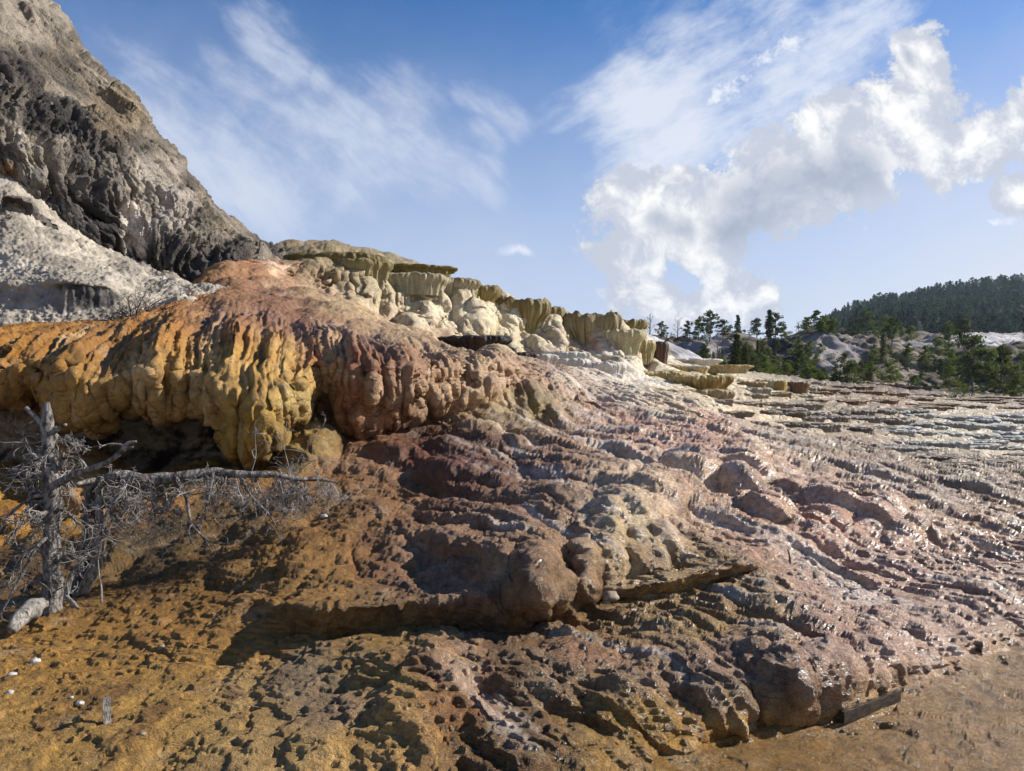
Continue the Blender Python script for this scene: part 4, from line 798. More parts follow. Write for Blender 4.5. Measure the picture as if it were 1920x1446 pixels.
# ---------------------------------------------------------------- living trees
def leafmat(name, c1, c2):
    m = bpy.data.materials.new(name); m.use_nodes = True; n = NT(m.node_tree)
    co = n.node('ShaderNodeTexCoord').outputs['Object']
    rnd = n.node('ShaderNodeObjectInfo').outputs['Random']
    c = n.mix(n.mapr(n.m('ADD', n.m('MULTIPLY', n.noise(co, .9, 4, .6), .5), n.m('MULTIPLY', n.noise(co, .06, 3, .6), .5)), .38, .62), c1, c2)
    c = n.v('SCALE', c, sc=n.mapr(rnd, 0, 1, .7, 1.35, False))
    d = n.node('ShaderNodeBsdfDiffuse'); t = n.node('ShaderNodeBsdfTranslucent'); n.put(d.inputs[0], c); n.put(t.inputs[0], n.v('MULTIPLY', c, (1.3, 1.5, .6)))
    mx = n.node('ShaderNodeMixShader'); mx.inputs[0].default_value = .3
    n.t.links.new(d.outputs[0], mx.inputs[1]); n.t.links.new(t.outputs[0], mx.inputs[2])
    o = n.node('ShaderNodeOutputMaterial'); n.t.links.new(mx.outputs[0], o.inputs[0]); return m
M_PINE = leafmat('pine_needles', (.046, .056, .030, 1), (.12, .13, .062, 1))
M_JUN = leafmat('juniper_leaves', (.065, .080, .030, 1), (.19, .20, .080, 1))
M_DARKLEAF = leafmat('dark_forest_needles', (.016, .026, .026, 1), (.050, .068, .055, 1))
M_BARK = simple_material('bark', (.10, .08, .065, 1), (.20, .17, .14, 1), 6, .9, .02, 20)
M_GREYWOOD = simple_material('weathered_wood', (.09, .08, .065, 1), (.33, .30, .26, 1), 14, .8, .008, 60, (3, 3, .7))
M_DEADBARK = simple_material('dead_tree_bark', (.03, .025, .02, 1), (.24, .22, .20, 1), 19, .85, .03, 40, (1, 1, .5))
M_TWIG = simple_material('grey_twigs', (.09, .08, .07, 1), (.36, .335, .31, 1), 7, .8, .002, 60)
M_DARKTWIG = simple_material('dark_twigs', (.04, .03, .025, 1), (.11, .08, .06, 1), 5, .9, .002, 60)

class MB:
    def __init__(s): s.v = []; s.f = []; s.n = 0; s.m = []
    def tube(s, pts, rad, sides=6, rough=0.0, rng=None, cap=True, mi=0):
        pts = np.array(pts, float); k = len(pts); T = np.gradient(pts, axis=0); T /= np.maximum(np.linalg.norm(T, axis=1)[:, None], 1e-9)
        up = np.array([0, 0, 1.0]) if abs(T[0][2]) < .9 else np.array([1.0, 0, 0])
        a = np.cross(T, up); a /= np.maximum(np.linalg.norm(a, axis=1)[:, None], 1e-9); b = np.cross(T, a)
        th = np.linspace(0, 2 * np.pi, sides, endpoint=False); rad = np.broadcast_to(rad, (k,)).astype(float)
        R = rad[:, None] * np.ones(sides)
        if rough: R = R * (1 + rough * perlin(np.cos(th)[None] * 1.7 + pts[:, 0:1] * 9, np.sin(th)[None] * 1.7 + pts[:, 2:3] * 9, pts[:, 1:2] * 9 + 0 * th[None]) * 1.6 + rough * .5 * perlin(np.cos(th)[None] * 5, np.sin(th)[None] * 5, pts[:, 2:3] * 14 + pts[:, 0:1] * 14))
        V = pts[:, None] + R[..., None] * (np.cos(th)[None, :, None] * a[:, None] + np.sin(th)[None, :, None] * b[:, None])
        s.v.append(V.reshape(-1, 3)); i = np.arange(k * sides).reshape(k, sides) + s.n; j = np.roll(i, -1, 1)
        fs = [list(q) for q in np.stack([i[:-1], j[:-1], j[1:], i[1:]], -1).reshape(-1, 4)]
        if cap: fs.append(list(i[0][::-1])); fs.append(list(i[-1]))
        s.f += fs; s.m += [mi] * len(fs); s.n += k * sides
    def tris(s, V, mi=0):
        """V: n x 3 x 3 triangles"""
        n_ = len(V); s.v.append(V.reshape(-1, 3)); s.f += [list(q) for q in (np.arange(n_ * 3).reshape(-1, 3) + s.n)]; s.m += [mi] * n_; s.n += n_ * 3
    def verts(s): return np.concatenate(s.v)
    def build(s, name, mats, parent=None, smooth=True):
        return mesh_obj(name, s.verts(), s.f, mats, parent, smooth, s.m)
def leafball(rs, c, r, n_, size, flat=.7):
    d = rs.normal(size=(n_, 3)); d /= np.linalg.norm(d, axis=1)[:, None]; q = c + d * (r * rs.uniform(.35, 1.0, n_) ** .6)[:, None] * [1, 1, flat]
    a = rs.normal(size=(n_, 3)); a /= np.linalg.norm(a, axis=1)[:, None]; b = np.cross(a, rs.normal(size=(n_, 3))); b /= np.linalg.norm(b, axis=1)[:, None]
    s_ = size * rs.uniform(.6, 1.4, n_)[:, None]
    return np.stack([q - a * s_ * .5 - b * s_ * .3, q + a * s_ * .6, q + b * s_ * .7], 1)
def crown_mesh(kind, seed, dens=1.0):
    """unit-height tree: returns trunk MB and crown MB"""
    rs = np.random.RandomState(seed); tr, cr = MB(), MB()
    lean = rs.normal(size=2) * .05
    axis = lambda t: np.array([lean[0] * t + .02 * math.sin(t * 5 + seed), lean[1] * t, t])
    top = {'pine': .92, 'juniper': .72, 'fir': .97, 'bare': .95, 'shrub': .5}[kind]
    if kind != 'shrub': tr.tube([axis(t) for t in np.linspace(-.04, top, 8)], np.linspace(.028, .006, 8), 5)
    if kind == 'fir':
        for t in np.linspace(.12, .97, 22):
            R = .20 * (1 - t) ** .75 + .015
            for k in range(5):
                if rs.rand() < .18: continue
                a = rs.uniform(0, 6.28); rr = R * rs.uniform(.5, 1.15)
                cr.tris(leafball(rs, axis(t) + np.array([math.cos(a) * rr * .6, math.sin(a) * rr * .6, -.03 * rs.rand()]), .035 + rr * .32, int(20 * dens), .040, .45))
    elif kind in ('pine', 'juniper', 'shrub'):
        lo, hi, W, nb = {'pine': (.30, 1.0, .27, 26), 'juniper': (.08, .98, .36, 34), 'shrub': (.05, .9, .62, 24)}[kind]
        for k in range(nb):
            t = lo + (hi - lo) * (k + rs.rand()) / nb; x = (t - lo) / (hi - lo)
            R = W * (math.sin(math.pi * min(1, .22 + x * .78)) ** .6) * rs.uniform(.35, 1.25)
            a = rs.uniform(0, 6.28); e = axis(t) + np.array([math.cos(a) * R, math.sin(a) * R, rs.uniform(-.02, .07)])
            if kind != 'shrub': tr.tube([axis(max(0, t - .10)), (axis(t - .05) + e) / 2, e], [.010, .007, .003], 3, cap=False)
            br = rs.uniform(.05, .115) * (1.25 if kind != 'pine' else 1)
            cr.tris(leafball(rs, e, br, int(44 * dens), .042, .62)); cr.tris(leafball(rs, (axis(t) + e) / 2, br * .75, int(20 * dens), .042, .6))
    if kind == 'bare':
        for k in range(16):
            t = .3 + .65 * k / 16; a = rs.uniform(0, 6.28); R = rs.uniform(.12, .28) * (1.15 - t * .6)
            e = axis(t) + np.array([math.cos(a) * R, math.sin(a) * R, R * rs.uniform(.3, 1.0)])
            tr.tube([axis(t - .04), (axis(t) + e) / 2 + [0, 0, -.02], e], [.010, .007, .003], 3, cap=False)
            for q in range(3): tr.tube([e * .6 + axis(t) * .4, e + rs.normal(size=3) * .07], [.005, .002], 3, cap=False)
    return tr, cr
PROTO = {}
for kind, cnt in (('pine', 5), ('juniper', 4), ('fir', 3), ('bare', 2), ('shrub', 3)):
    for i in range(cnt):
        tr, cr = crown_mesh(kind, 100 + i * 7 + len(kind))
        tm = cm = None
        if tr.n:
            o = tr.build('trunk', M_BARK); tm = o.data; bpy.data.objects.remove(o)
        if cr.n:
            o = cr.build('crown', M_PINE if kind in ('pine', 'fir') else M_JUN, smooth=False); cm = o.data; bpy.data.objects.remove(o)
        PROTO.setdefault(kind, []).append((tm, cm))
tr_rng = random.Random(11)
NAMES = {'pine': 'pine_tree', 'juniper': 'juniper_tree', 'fir': 'fir_tree', 'bare': 'bare_tree', 'shrub': 'green_shrub'}
def plant(kind, pos, h, label, group=None, wide=1.0, i=None):
    tm, cm = PROTO[kind][tr_rng.randrange(len(PROTO[kind])) if i is None else i]
    t = thing(NAMES[kind], label, 'shrub' if kind == 'shrub' else 'tree', tuple(pos), group)
    t.rotation_euler = (0, 0, tr_rng.uniform(0, 6.28)); t.scale = (h * wide, h * wide, h)
    for nm, me in (('trunk', tm), ('crown', cm)):
        if me is None: continue
        o = bpy.data.objects.new(nm, me); scene.collection.objects.link(o); o.parent = t
    return t
# skyline row: u, v foot, v top, kind, label
SKY = [
 (1218,640,590,'bare','leafless crooked tree first in the skyline row, beside the end of the terraces'),
 (1238,640,606,'pine','short dark pine right beside the leafless crooked tree on the skyline'),
 (1256,640,622,'shrub','low dark bush between the short pine and the thin bare tree on the skyline'),
 (1272,638,598,'bare','thin grey bare tree between dark pines on the skyline'),
 (1292,640,606,'pine','small dark pine just right of the thin grey bare tree'),
 (1308,640,598,'juniper','bushy dark tree touching the tall wide crowned pine on its left'),
 (1331,642,588,'pine','tall wide crowned pine, tallest of the left skyline cluster'),
 (1357,640,603,'pine','mid sized pine right of the tall wide crowned pine on the skyline'),
 (1370,642,610,'juniper','round dark tree in the middle of the skyline row'),
 (1386,642,592,'fir','spire shaped dark tree in the middle of the skyline row'),
 (1400,642,616,'shrub','low bush at the foot of the spire shaped tree'),
 (1422,640,601,'pine','lone small pine with clear sky on both sides'),
 (1444,640,582,'fir','pointed tall dark tree, highest on the skyline row'),
 (1456,640,592,'pine','wide dark pine crowding against the pointed tall tree'),
 (1472,640,612,'juniper','bushy low tree right of the pointed tall tree'),
 (1496,636,604,'bare','sparse twiggy tree left of the dark clump on the skyline'),
 (1508,632,596,'juniper','grey green tree next to the sparse twiggy tree'),
 (1530,628,586,'pine','leaning wide pine at the left of the dark clump where the forested hill starts'),
 (1545,626,592,'juniper','dense dark round tree in the clump where the forested hill starts'),
 (1562,628,598,'juniper','mid green tree at the right of the clump where the forested hill starts'),
 (1595,636,604,'juniper','green rounded tree in front of the foot of the forested hill'),
 (1625,640,584,'juniper','large bright green rounded tree before the forested hill, left of the pale car'),
 (1658,640,594,'juniper','broad olive green tree before the forested hill, right above the pale car'),
 (1672,650,600,'pine','slim green tree touching the broad olive green tree'),
 (1710,650,612,'juniper','light green small tree at the left end of the white flat'),
 (1780,656,606,'juniper','grey green tree breaking the edge of the white flat'),
 (1808,662,604,'pine','tall grey green pine in front of the white flat'),
 (1380,705,628,'fir','dark narrow tree standing tallest on the left of the shaded hillside'),
 (1395,716,650,'fir','dark green tree at the foot of the shaded hillside, beside the narrow tallest one'),
 (1344,692,640,'bare','pale leafless tree low on the hillside above the white shelf'),
 (1496,716,662,'pine','grey green pine at the hill foot, left of the pale gully'),
 (1655,676,628,'fir','dark narrow pine in the middle of the hillside, right of the pale bank'),
 (1530,735,690,'juniper','dense bright green tree above the ochre ledges'),
 (1595,735,680,'juniper','tall yellow green tree at the left edge of the sandy gully'),
 (1668,735,676,'juniper','olive tree leaning over the right edge of the sandy gully'),
 (1826,742,640,'pine','tall open twiggy pine on the right hillside'),
 (1880,744,650,'juniper','big sprawling olive tree close to the right edge of the picture'),
 (1795,750,712,'shrub','dense dark green round bush at the shore in front of the hill'),
 (1905,752,700,'juniper','brown green tree cut by the right edge of the picture'),
]
for (u, vf, vt, kind, lab) in SKY:
    p = surf_at(HILL, u, vf) if vf < 745 else ground_at(u, 748)
    h = (p[2] - (EYE + (CV - vt) / F * p[1])) * -1
    p[2] -= .2
    plant(kind, p, h / (.95 if kind in ('fir', 'pine', 'bare') else 1.0) + .2, lab, wide=1.25 if kind == 'shrub' else 1.0)
    # crown top already near unit height
ZT = [
 (1290,1520,662,714,52,('juniper','pine','pine','juniper','fir'),(16,38),'dark tree on the shaded left half of the scrub hill','trees on the shaded left hillside'),
 (1390,1640,700,742,50,('juniper','juniper','shrub','pine'),(22,46),'green tree in the belt along the foot of the scrub hill','trees along the hill foot'),
 (1400,1700,642,700,60,('shrub','juniper'),(10,24),'small dark bush dotted on the pale bank of the scrub hill','bushes on the pale bank'),
 (1690,1990,668,740,58,('juniper','pine','juniper','shrub'),(20,46),'olive tree scattered over the right part of the scrub hill','trees on the right hillside'),
 (1700,1990,735,752,20,('shrub','juniper'),(12,30),'low green bush along the shore below the right hillside','bushes along the far shore'),
 (1500,1710,610,640,16,('juniper','pine'),(14,34),'dark tree in the line between the pale bank and the forested hill','trees between the pale bank and the forested hill'),
]
LAND = [(1331, 'widest skyline pine'), (1386, 'spire shaped skyline tree'), (1422, 'lone skyline pine'), (1444, 'pointed tallest skyline tree'), (1496, 'sparse twiggy skyline tree'),
 (1530, 'leaning wide skyline pine'), (1562, 'dark skyline clump'), (1595, 'sandy gully'), (1625, 'large rounded green tree'), (1658, 'tiny white car'), (1710, 'white flat end'),
 (1780, 'grey green flat-edge tree'), (1826, 'tall twiggy pine'), (1880, 'big sprawling olive tree'), (1930, 'brown green edge tree')]
for (u0, u1, v0, v1, cnt, kinds, hs, lab, grp) in ZT:
    for k in range(cnt):
        u = tr_rng.uniform(u0, u1); v = tr_rng.uniform(v0, v1); kind = tr_rng.choice(kinds)
        if 1540 < u < 1620 and 640 < v < 690 and tr_rng.random() < .8: continue
        p = surf_at(HILL, u, v); p[2] -= .2
        hpx = tr_rng.uniform(*hs); x = (hpx - hs[0]) / (hs[1] - hs[0])
        size = 'small' if x < .33 else ('mid sized' if x < .66 else 'tall')
        kw = {'pine': 'open pine', 'juniper': 'bushy juniper', 'fir': 'narrow dark conifer', 'shrub': 'round bush'}[kind]
        band = 'upper' if v < 672 else ('middle' if v < 705 else 'lower')
        lm = min(LAND, key=lambda q: abs(q[0] - u))
        lab = '%s %s on %s hillside %s the %s' % (size, kw, band, 'left of' if u < lm[0] - 14 else ('right of' if u > lm[0] + 14 else 'below'), lm[1])
        plant(kind, p, hpx / F * p[1] * (.6 if kind == 'shrub' else 1), lab, 'trees and bushes scattered over the scrub hill')
# ---- far forest: nearest trees one by one, the rest as one mass
def far_tree(seed):
    rs = np.random.RandomState(seed); m = MB()
    m.tube([(0, 0, -.05), (0, 0, .9)], [.03, .008], 4, mi=1)
    narrow = rs.rand() < .3
    for t in np.linspace(.12, .98, 11):
        R = (.17 if narrow else .34) * ((1 - t) ** .5 if narrow else math.sin(math.pi * min(1, .3 + t * .7)) ** .6) + .02
        for k in range(3):
            a = rs.uniform(0, 6.28); m.tris(leafball(rs, np.array([math.cos(a) * R * .8, math.sin(a) * R * .8, t]), R * .7, 7, .11, .7), 0)
    return m
far = []
for i in range(6):
    o = far_tree(500 + i).build('crown', [M_DARKLEAF, M_BARK], smooth=False); far.append(o.data); bpy.data.objects.remove(o)
fv = (CV - (FOR[..., 2] - EYE) / FOR[..., 1] * F); fu = CU + FOR[..., 0] / FOR[..., 1] * F
cand = [(i, j) for i in range(16, FOR.shape[0] - 12) for j in range(FOR.shape[1]) if 1548 < fu[i, j] < 2250]
tr_rng.shuffle(cand)
pts = []
cells = {}
for (i, j) in cand:
    p = FOR[i, j]; key = (int(p[0] / 7.5), int(p[1] / 13))
    if key in cells: continue
    cells[key] = 1; pts.append((p, fu[i, j], fv[i, j]))
pts.sort(key=lambda q: q[0][1])
mass = []; nind = 0
for (p, u, v) in pts:
    h = tr_rng.uniform(6.5, 10.5) * (.8 if u < 1600 else 1)
    if u < 1935 and nind < 90:
        o = bpy.data.objects.new('forest_tree', far[tr_rng.randrange(6)]); scene.collection.objects.link(o)
        o.location = (p[0], p[1], p[2] - .4); o.scale = (h, h, h); o.rotation_euler = (0, 0, tr_rng.uniform(0, 6.28))
        tag(o, 'dark conifer at the near lower edge of the forested hill', 'tree', 'front trees of the forested hill'); nind += 1
    else: mass.append((p, h))
V, FA, MI, nv = [], [], [], 0
src = []
for me in far:
    co = np.zeros(len(me.vertices) * 3); me.vertices.foreach_get('co', co); src.append((co.reshape(-1, 3), [list(q.vertices) for q in me.polygons], [q.material_index for q in me.polygons]))
nvert = []; tri_v = []
for (p, h) in mass:
    co, fs, mi = src[tr_rng.randrange(6)]; a = tr_rng.uniform(0, 6.28); c_, s_ = math.cos(a), math.sin(a)
    q = co * h; V.append(np.stack([q[:, 0] * c_ - q[:, 1] * s_, q[:, 0] * s_ + q[:, 1] * c_, q[:, 2]], 1) + p - [0, 0, .4])
    FA += [[k + nv for k in f] for f in fs]; MI += mi; nv += len(co)
fo = mesh_obj('forest', np.concatenate(V), FA, [M_DARKLEAF, M_BARK], smooth=False, midx=MI)
fo['kind'] = 'stuff'; fo['label'] = 'dense dark conifer forest covering the far hill'
print('forest', len(pts), len(mass))
# ---- the air: faint blue haze over the distance
hz = bpy.data.materials.new('haze'); hz.use_nodes = True; hn = NT(hz.node_tree)
pv = hn.node('ShaderNodeVolumePrincipled'); pv.inputs['Color'].default_value = (.62, .78, 1, 1); pv.inputs['Density'].default_value = 0.00007; pv.inputs['Anisotropy'].default_value = 0.3
ho = hn.node('ShaderNodeOutputMaterial'); hn.t.links.new(pv.outputs[0], ho.inputs['Volume'])
hx, hy0, hy1, hz0, hz1 = 5200, -40, 3100, -8, 210
hv = [(x, y, z) for z in (hz0, hz1) for (x, y) in ((-hx, hy0), (hx, hy0), (hx, hy1), (-hx, hy1))]
ho_ = mesh_obj('haze', hv, [(3, 2, 1, 0), (4, 5, 6, 7), (0, 1, 5, 4), (1, 2, 6, 5), (2, 3, 7, 6), (3, 0, 4, 7)], hz, smooth=False); ho_['kind'] = 'stuff'
ho_['label'] = 'thin blue haze in the air'
# sparse dry grass and sage at the hill foot is part of the hill's own colour

# ---------------------------------------------------------------- dead trees
drs = np.random.RandomState(3)
def pxpath(lst): return np.array([P(*q) for q in lst])
def densify(pts, k=4):
    pts = np.array(pts, float); return pchip(np.arange(len(pts)), pts, np.linspace(0, len(pts) - 1, (len(pts) - 1) * k + 1))
def curly(start, d, length, droop, curl, n_=9):
    p = np.array(start, float); d = np.array(d, float); d /= np.linalg.norm(d); out = [p.copy()]; ax = drs.normal(size=3); ax /= np.linalg.norm(ax)
    st = length / n_
    for i in range(n_):
        d = d + np.array([0, 0, -droop]) * (1.2 / n_) + np.cross(ax, d) * curl / n_ * 2.2 + drs.normal(size=3) * .13; d /= np.linalg.norm(d); p = p + d * st; out.append(p.copy())
    return np.array(out)
def spray(mb, start, d, length, r, droop=.9, curl=.8, sub=6, lvl=1):
    path = curly(start, d, length, droop, curl, 10)
    mb.tube(path, np.maximum(np.linspace(r * 1.35, r * .5, len(path)), .0017), 5 if lvl else 3, cap=False)
    if lvl > 0:
        for k in range(sub):
            i = drs.randint(2, len(path) - 1); t = path[min(i + 1, len(path) - 1)] - path[i - 1]; t /= np.linalg.norm(t)
            dd = t * .7 + drs.normal(size=3) * .65 + np.array([0, 0, -.15])
            spray(mb, path[i], dd, length * drs.uniform(.3, .6), r * .5, droop * .9, curl * 1.6, max(2, sub - 3), lvl - 1)
def branch_obj(parent, origin, path, r0, r1, mat, name='branch', sides=7, rough=.12, subs=0, sublen=.2, droop=.6):
    mb = MB(); path = densify(path, 3); rr = np.linspace(r0, r1, len(path)); mb.tube(path, rr, sides, rough)
    for k in range(subs):
        i = drs.randint(2, len(path) - 1); t = path[i] - path[i - 1]; t /= np.linalg.norm(t)
        spray(mb, path[i], t * .6 + drs.normal(size=3) * .6, sublen * drs.uniform(.5, 1.2), rr[i] * .35 + .0012, droop, .8, 3, 1)
    mb.v = [v - origin for v in mb.v]
    return mb.build(name, mat, parent)
px = lambda r, Y: r / F * Y
# standing snag
YT = 6.75; base = P(95, 1150, YT); base[2] = P(95, 1148, YT)[2]
snag = thing('dead_tree', 'grey standing dead tree with broken top and bare curly twigs, at the left edge', 'dead tree', tuple(base))
tp = densify(pxpath([(97,1165,YT),(97,1120,YT),(99,1080,YT),(96,1030,YT),(99,985,YT),(101,940,YT),(96,890,YT),(94,850,YT),(92,820,YT),(89,795,YT),(88,772,YT),(87,754,YT)]), 8)
m_ = MB(); rr = np.interp(np.linspace(0, 1, len(tp)), [0, .06, .2, .5, .75, .86, .93, 1], [24, 18, 15.5, 14, 12, 10, 7.5, 6]) / F * YT
rr = rr * (1 + .10 * perlin(tp[:, 2] * 14, tp[:, 2] * 0, tp[:, 2] * 0))
m_.tube(tp, rr, 16, .16)
for k in range(26):       # knots and short broken stubs
    i = drs.randint(8, len(tp) - 8); a = drs.uniform(0, 6.28); d_ = np.array([math.cos(a), math.sin(a) * .8, .35])
    m_.tube([tp[i], tp[i] + d_ * rr[i] * 1.1, tp[i] + d_ * rr[i] * drs.uniform(1.3, 2.2)], [.012, .008, .005], 5)
m_.v = [v - base for v in m_.v]; m_.build('trunk', M_DEADBARK, snag)
for pth, r0, r1, sb in (
    ([(92,812,YT),(80,795,YT-.02),(66,782,YT-.04),(48,764,YT-.05)], 6.5, 3.5, 1),
    ([(92,812,YT),(104,808,YT-.03),(114,800,YT-.05),(124,796,YT-.06)], 6, 2.5, 0),
    ([(100,828,YT),(106,815,YT),(104,800,YT)], 4, 3, 0),
    ([(96,868,YT),(75,862,YT-.1),(58,850,YT-.15),(42,855,YT-.15)], 5, 1.5, 5),
    ([(112,880,YT),(120,862,YT-.02),(118,848,YT-.02)], 6, 3, 1),
    ([(100,910,YT),(122,900,YT-.15),(150,886,YT-.25),(190,872,YT-.35),(222,852,YT-.4),(238,832,YT-.4),(256,828,YT-.4)], 8, 2.5, 2),
    ([(226,850,YT-.4),(236,842,YT-.4),(250,838,YT-.4)], 3, 2, 0),
    ([(96,960,YT),(70,965,YT-.2),(40,985,YT-.3),(12,1015,YT-.35)], 5, 1.5, 7),
    ([(96,925,YT),(66,930,YT-.1),(35,950,YT-.15),(4,985,YT-.2),(-20,1040,YT-.2)], 4.5, 1.2, 8),
    ([(96,1000,YT),(66,1030,YT-.2),(40,1080,YT-.25),(18,1120,YT-.3),(-10,1170,YT-.3)], 4, 1.2, 6),
    ([(104,950,YT),(130,965,YT-.1),(150,985,YT-.15)], 3.5, 1.2, 4),
    ([(96,895,YT),(60,890,YT+.1),(30,880,YT+.1),(10,885,YT+.1)], 3.5, 1.0, 6),
    ([(104,1060,YT),(128,1040,YT-.1),(150,1050,YT-.2),(170,1040,YT-.2)], 3, 1.0, 5),
    ([(92,1090,YT),(60,1095,YT-.1),(36,1120,YT-.1)], 3, 1.0, 5)):
    branch_obj(snag, base, pxpath(pth), px(r0, YT), px(r1, YT), M_DEADBARK, subs=sb, sublen=.28)
for k in range(40):
    t = drs.uniform(.15, .75); i = int(t * (len(tp) - 1)); side = -1 if drs.rand() < .72 else 1
    mb = MB(); spray(mb, tp[i], (side * 1.0, drs.uniform(-.6, .5), drs.uniform(-.3, .4)), drs.uniform(.25, .6), .005, .7, .8, 7, 2 if k % 2 else 1)
    mb.v = [v - base for v in mb.v]; mb.build('branch', M_TWIG, snag)
# broken tree: upright stump with its snapped top lying out to the right
b2 = P(150, 1118, 7.25)
brk = thing('broken_tree', 'broken dead tree whose snapped top juts out level to the right over the ochre slope', 'dead tree', tuple(b2))
YB = 7.3
t2 = densify(pxpath([(150,1130,YB),(156,1090,YB),(166,1050,YB),(170,1010,YB+.05),(170,970,YB+.05),(174,935,YB+.05),(175,905,YB+.05)]), 7)
m_ = MB(); m_.tube(t2, np.interp(np.linspace(0, 1, len(t2)), [0, .1, .4, 1], [24, 18, 15, 13]) / F * YB, 14, .2)
m_.v = [v - b2 for v in m_.v]; m_.build('trunk', M_DEADBARK, brk)
for pth, r0, r1 in (([(186,1010,YB-.1),(182,1045,YB-.12),(170,1080,YB-.12),(150,1118,YB-.1)], 9, 12), ([(192,1000,YB-.05),(186,960,YB-.05),(184,915,YB-.05)], 7, 6), ([(150,1060,YB-.15),(130,1090,YB-.25),(124,1125,YB-.3)], 6, 4)):
    branch_obj(brk, b2, pxpath(pth), px(r0, YB), px(r1, YB), M_GREYWOOD, name='splinter', rough=.25)
m_ = MB(); q0 = pxpath([(143,908,YB-.2),(165,903,YB-.1),(192,898,YB)]); m_.tube(densify(q0, 4), np.linspace(.022, .034, 9), 5, .3); m_.v = [v - b2 for v in m_.v]
m_.build('broken_end', M_GREYWOOD, brk)
top_px = [(184,908,YB),(205,897,YB),(235,894,YB+.02),(265,899,YB+.05),(295,897,YB+.1),(340,893,YB+.15),(400,885,YB+.25),(450,889,YB+.3),(510,890,YB+.4),(560,898,YB+.5),(600,899,YB+.6),(632,905,YB+.65)]
tt_ = densify(pxpath(top_px), 6)
rr2 = np.interp(np.linspace(0, 1, len(tt_)), [0, .15, .5, .8, 1], [11, 12, 8.5, 5, 1.8]) / F * YB
m_ = MB(); m_.tube(tt_, rr2 * (1 + .15 * perlin(tt_[:, 0] * 12, 0 * rr2, 0 * rr2)), 12, .2); m_.v = [v - b2 for v in m_.v]
m_.build('snapped_top', M_DEADBARK, brk)
for k in range(80):
    t = drs.uniform(.04, .99) ** .9; i = int(t * (len(tt_) - 1)); upw = drs.rand() < .25
    dd = (drs.uniform(-.35, .75), drs.uniform(-.8, .5), drs.uniform(.2, .9) if upw else drs.uniform(-1.2, -.3))
    L = (drs.uniform(.12, .28) if upw else drs.uniform(.32, .72)) * (1.1 - .45 * t)
    mb = MB(); spray(mb, tt_[i], dd, L, .0062 - .002 * t, .35 if upw else .6, .75, 6 if upw else 8, 1 if upw else 2)
    mb.v = [v - b2 for v in mb.v]; mb.build('branch', M_TWIG, brk)
for pth, r0, r1, sb in (([(240,900,YB),(225,930,YB-.1),(200,965,YB-.2),(190,1010,YB-.3),(180,1060,YB-.3)], 5, 2, 6), ([(330,895,YB+.1),(350,935,YB),(360,985,YB-.1),(385,1010,YB-.1)], 4, 1.5, 5),
    ([(300,897,YB+.1),(260,915,YB),(215,945,YB),(150,960,YB-.1)], 6, 3, 4), ([(450,889,YB+.3),(470,930,YB+.2),(500,960,YB+.1),(520,990,YB+.1)], 3, 1, 5), ([(400,885,YB+.2),(390,940,YB+.1),(370,1000,YB)], 3.5, 1.2, 6)):
    branch_obj(brk, b2, pxpath(pth), px(r0, YB), px(r1, YB), M_DEADBARK, subs=sb, sublen=.3)
# thin bare shrub beside the ochre dome
def bare_shrub(name, label, basepos, stems, mat, subs, sublen, r0=.008, kind='shrub'):
    t = thing(name, label, kind, tuple(basepos))
    for pth in stems: branch_obj(t, np.array(basepos), pxpath(pth), r0, r0 * .3, mat, name='stem', sides=5, rough=.05, subs=subs, sublen=sublen, droop=-.1)
    return t
YD = 9.3
bare_shrub('bare_shrub', 'thin leafless shrub standing in front of the small ochre dome', P(548, 905, YD), [
 [(548,905,YD),(540,870,YD),(532,830,YD),(538,790,YD)], [(548,905,YD),(556,870,YD),(575,840,YD-.1),(600,810,YD-.1),(612,785,YD-.1)], [(548,905,YD),(566,880,YD),(596,862,YD),(640,868,YD)], [(470,890,YD),(480,850,YD),(478,815,YD),(490,800,YD)]], M_TWIG, 6, .35, .007)
YS = 14.6
gs = P(255, 612, YS)
bare_shrub('dark_shrub', 'dark leafless shrub growing on the brow of the yellow overhang below the gravel', gs, [
 [(255,615,YS),(268,596,YS),(282,575,YS),(300,563,YS),(322,556,YS)], [(255,615,YS),(256,590,YS),(262,570,YS),(270,556,YS)], [(250,614,YS),(240,600,YS),(232,588,YS),(222,580,YS)], [(258,614,YS),(278,604,YS),(300,590,YS),(318,576,YS),(335,572,YS)], [(255,615,YS),(246,596,YS),(244,580,YS),(240,566,YS)]], M_DARKTWIG, 14, .42, .018)
gs = P(212, 615, YS)
bare_shrub('low_brush', 'low dark tangle of brush left of the dark leafless shrub', gs, [[(212,618,YS),(200,608,YS),(188,602,YS)], [(214,618,YS),(226,606,YS),(236,602,YS)], [(212,618,YS),(212,606,YS),(206,598,YS)]], M_DARKTWIG, 26, .30, .012)
def wood_piece(name, label, pth, r0, r1, mat, cat, rough=.3, sides=12, flat=1.0):
    pts = densify(pxpath(pth), 6); b = pts[0].copy(); m = MB(); m.tube(pts, np.interp(np.linspace(0, 1, len(pts)), [0, .15, .7, 1], [r0 * .75, r0, r1 * 1.1, r1 * .6]), sides, rough)
    m.v = [v - b for v in m.v]; o = m.build(name, mat); o.location = b; tag(o, label, cat); return o
wood_piece('driftwood_log', 'short pale weathered log lying against the foot of the standing dead tree', [(22,1182,6.1),(40,1158,6.25),(60,1142,6.4),(82,1132,6.55)], .055, .085, M_GREYWOOD, 'log')
wood_piece('wood_fragment', 'small pale piece of branch lying right of the standing dead tree foot', [(122,1118,6.65),(132,1126,6.5),(146,1142,6.35)], .018, .02, M_GREYWOOD, 'stick', .2, 8)
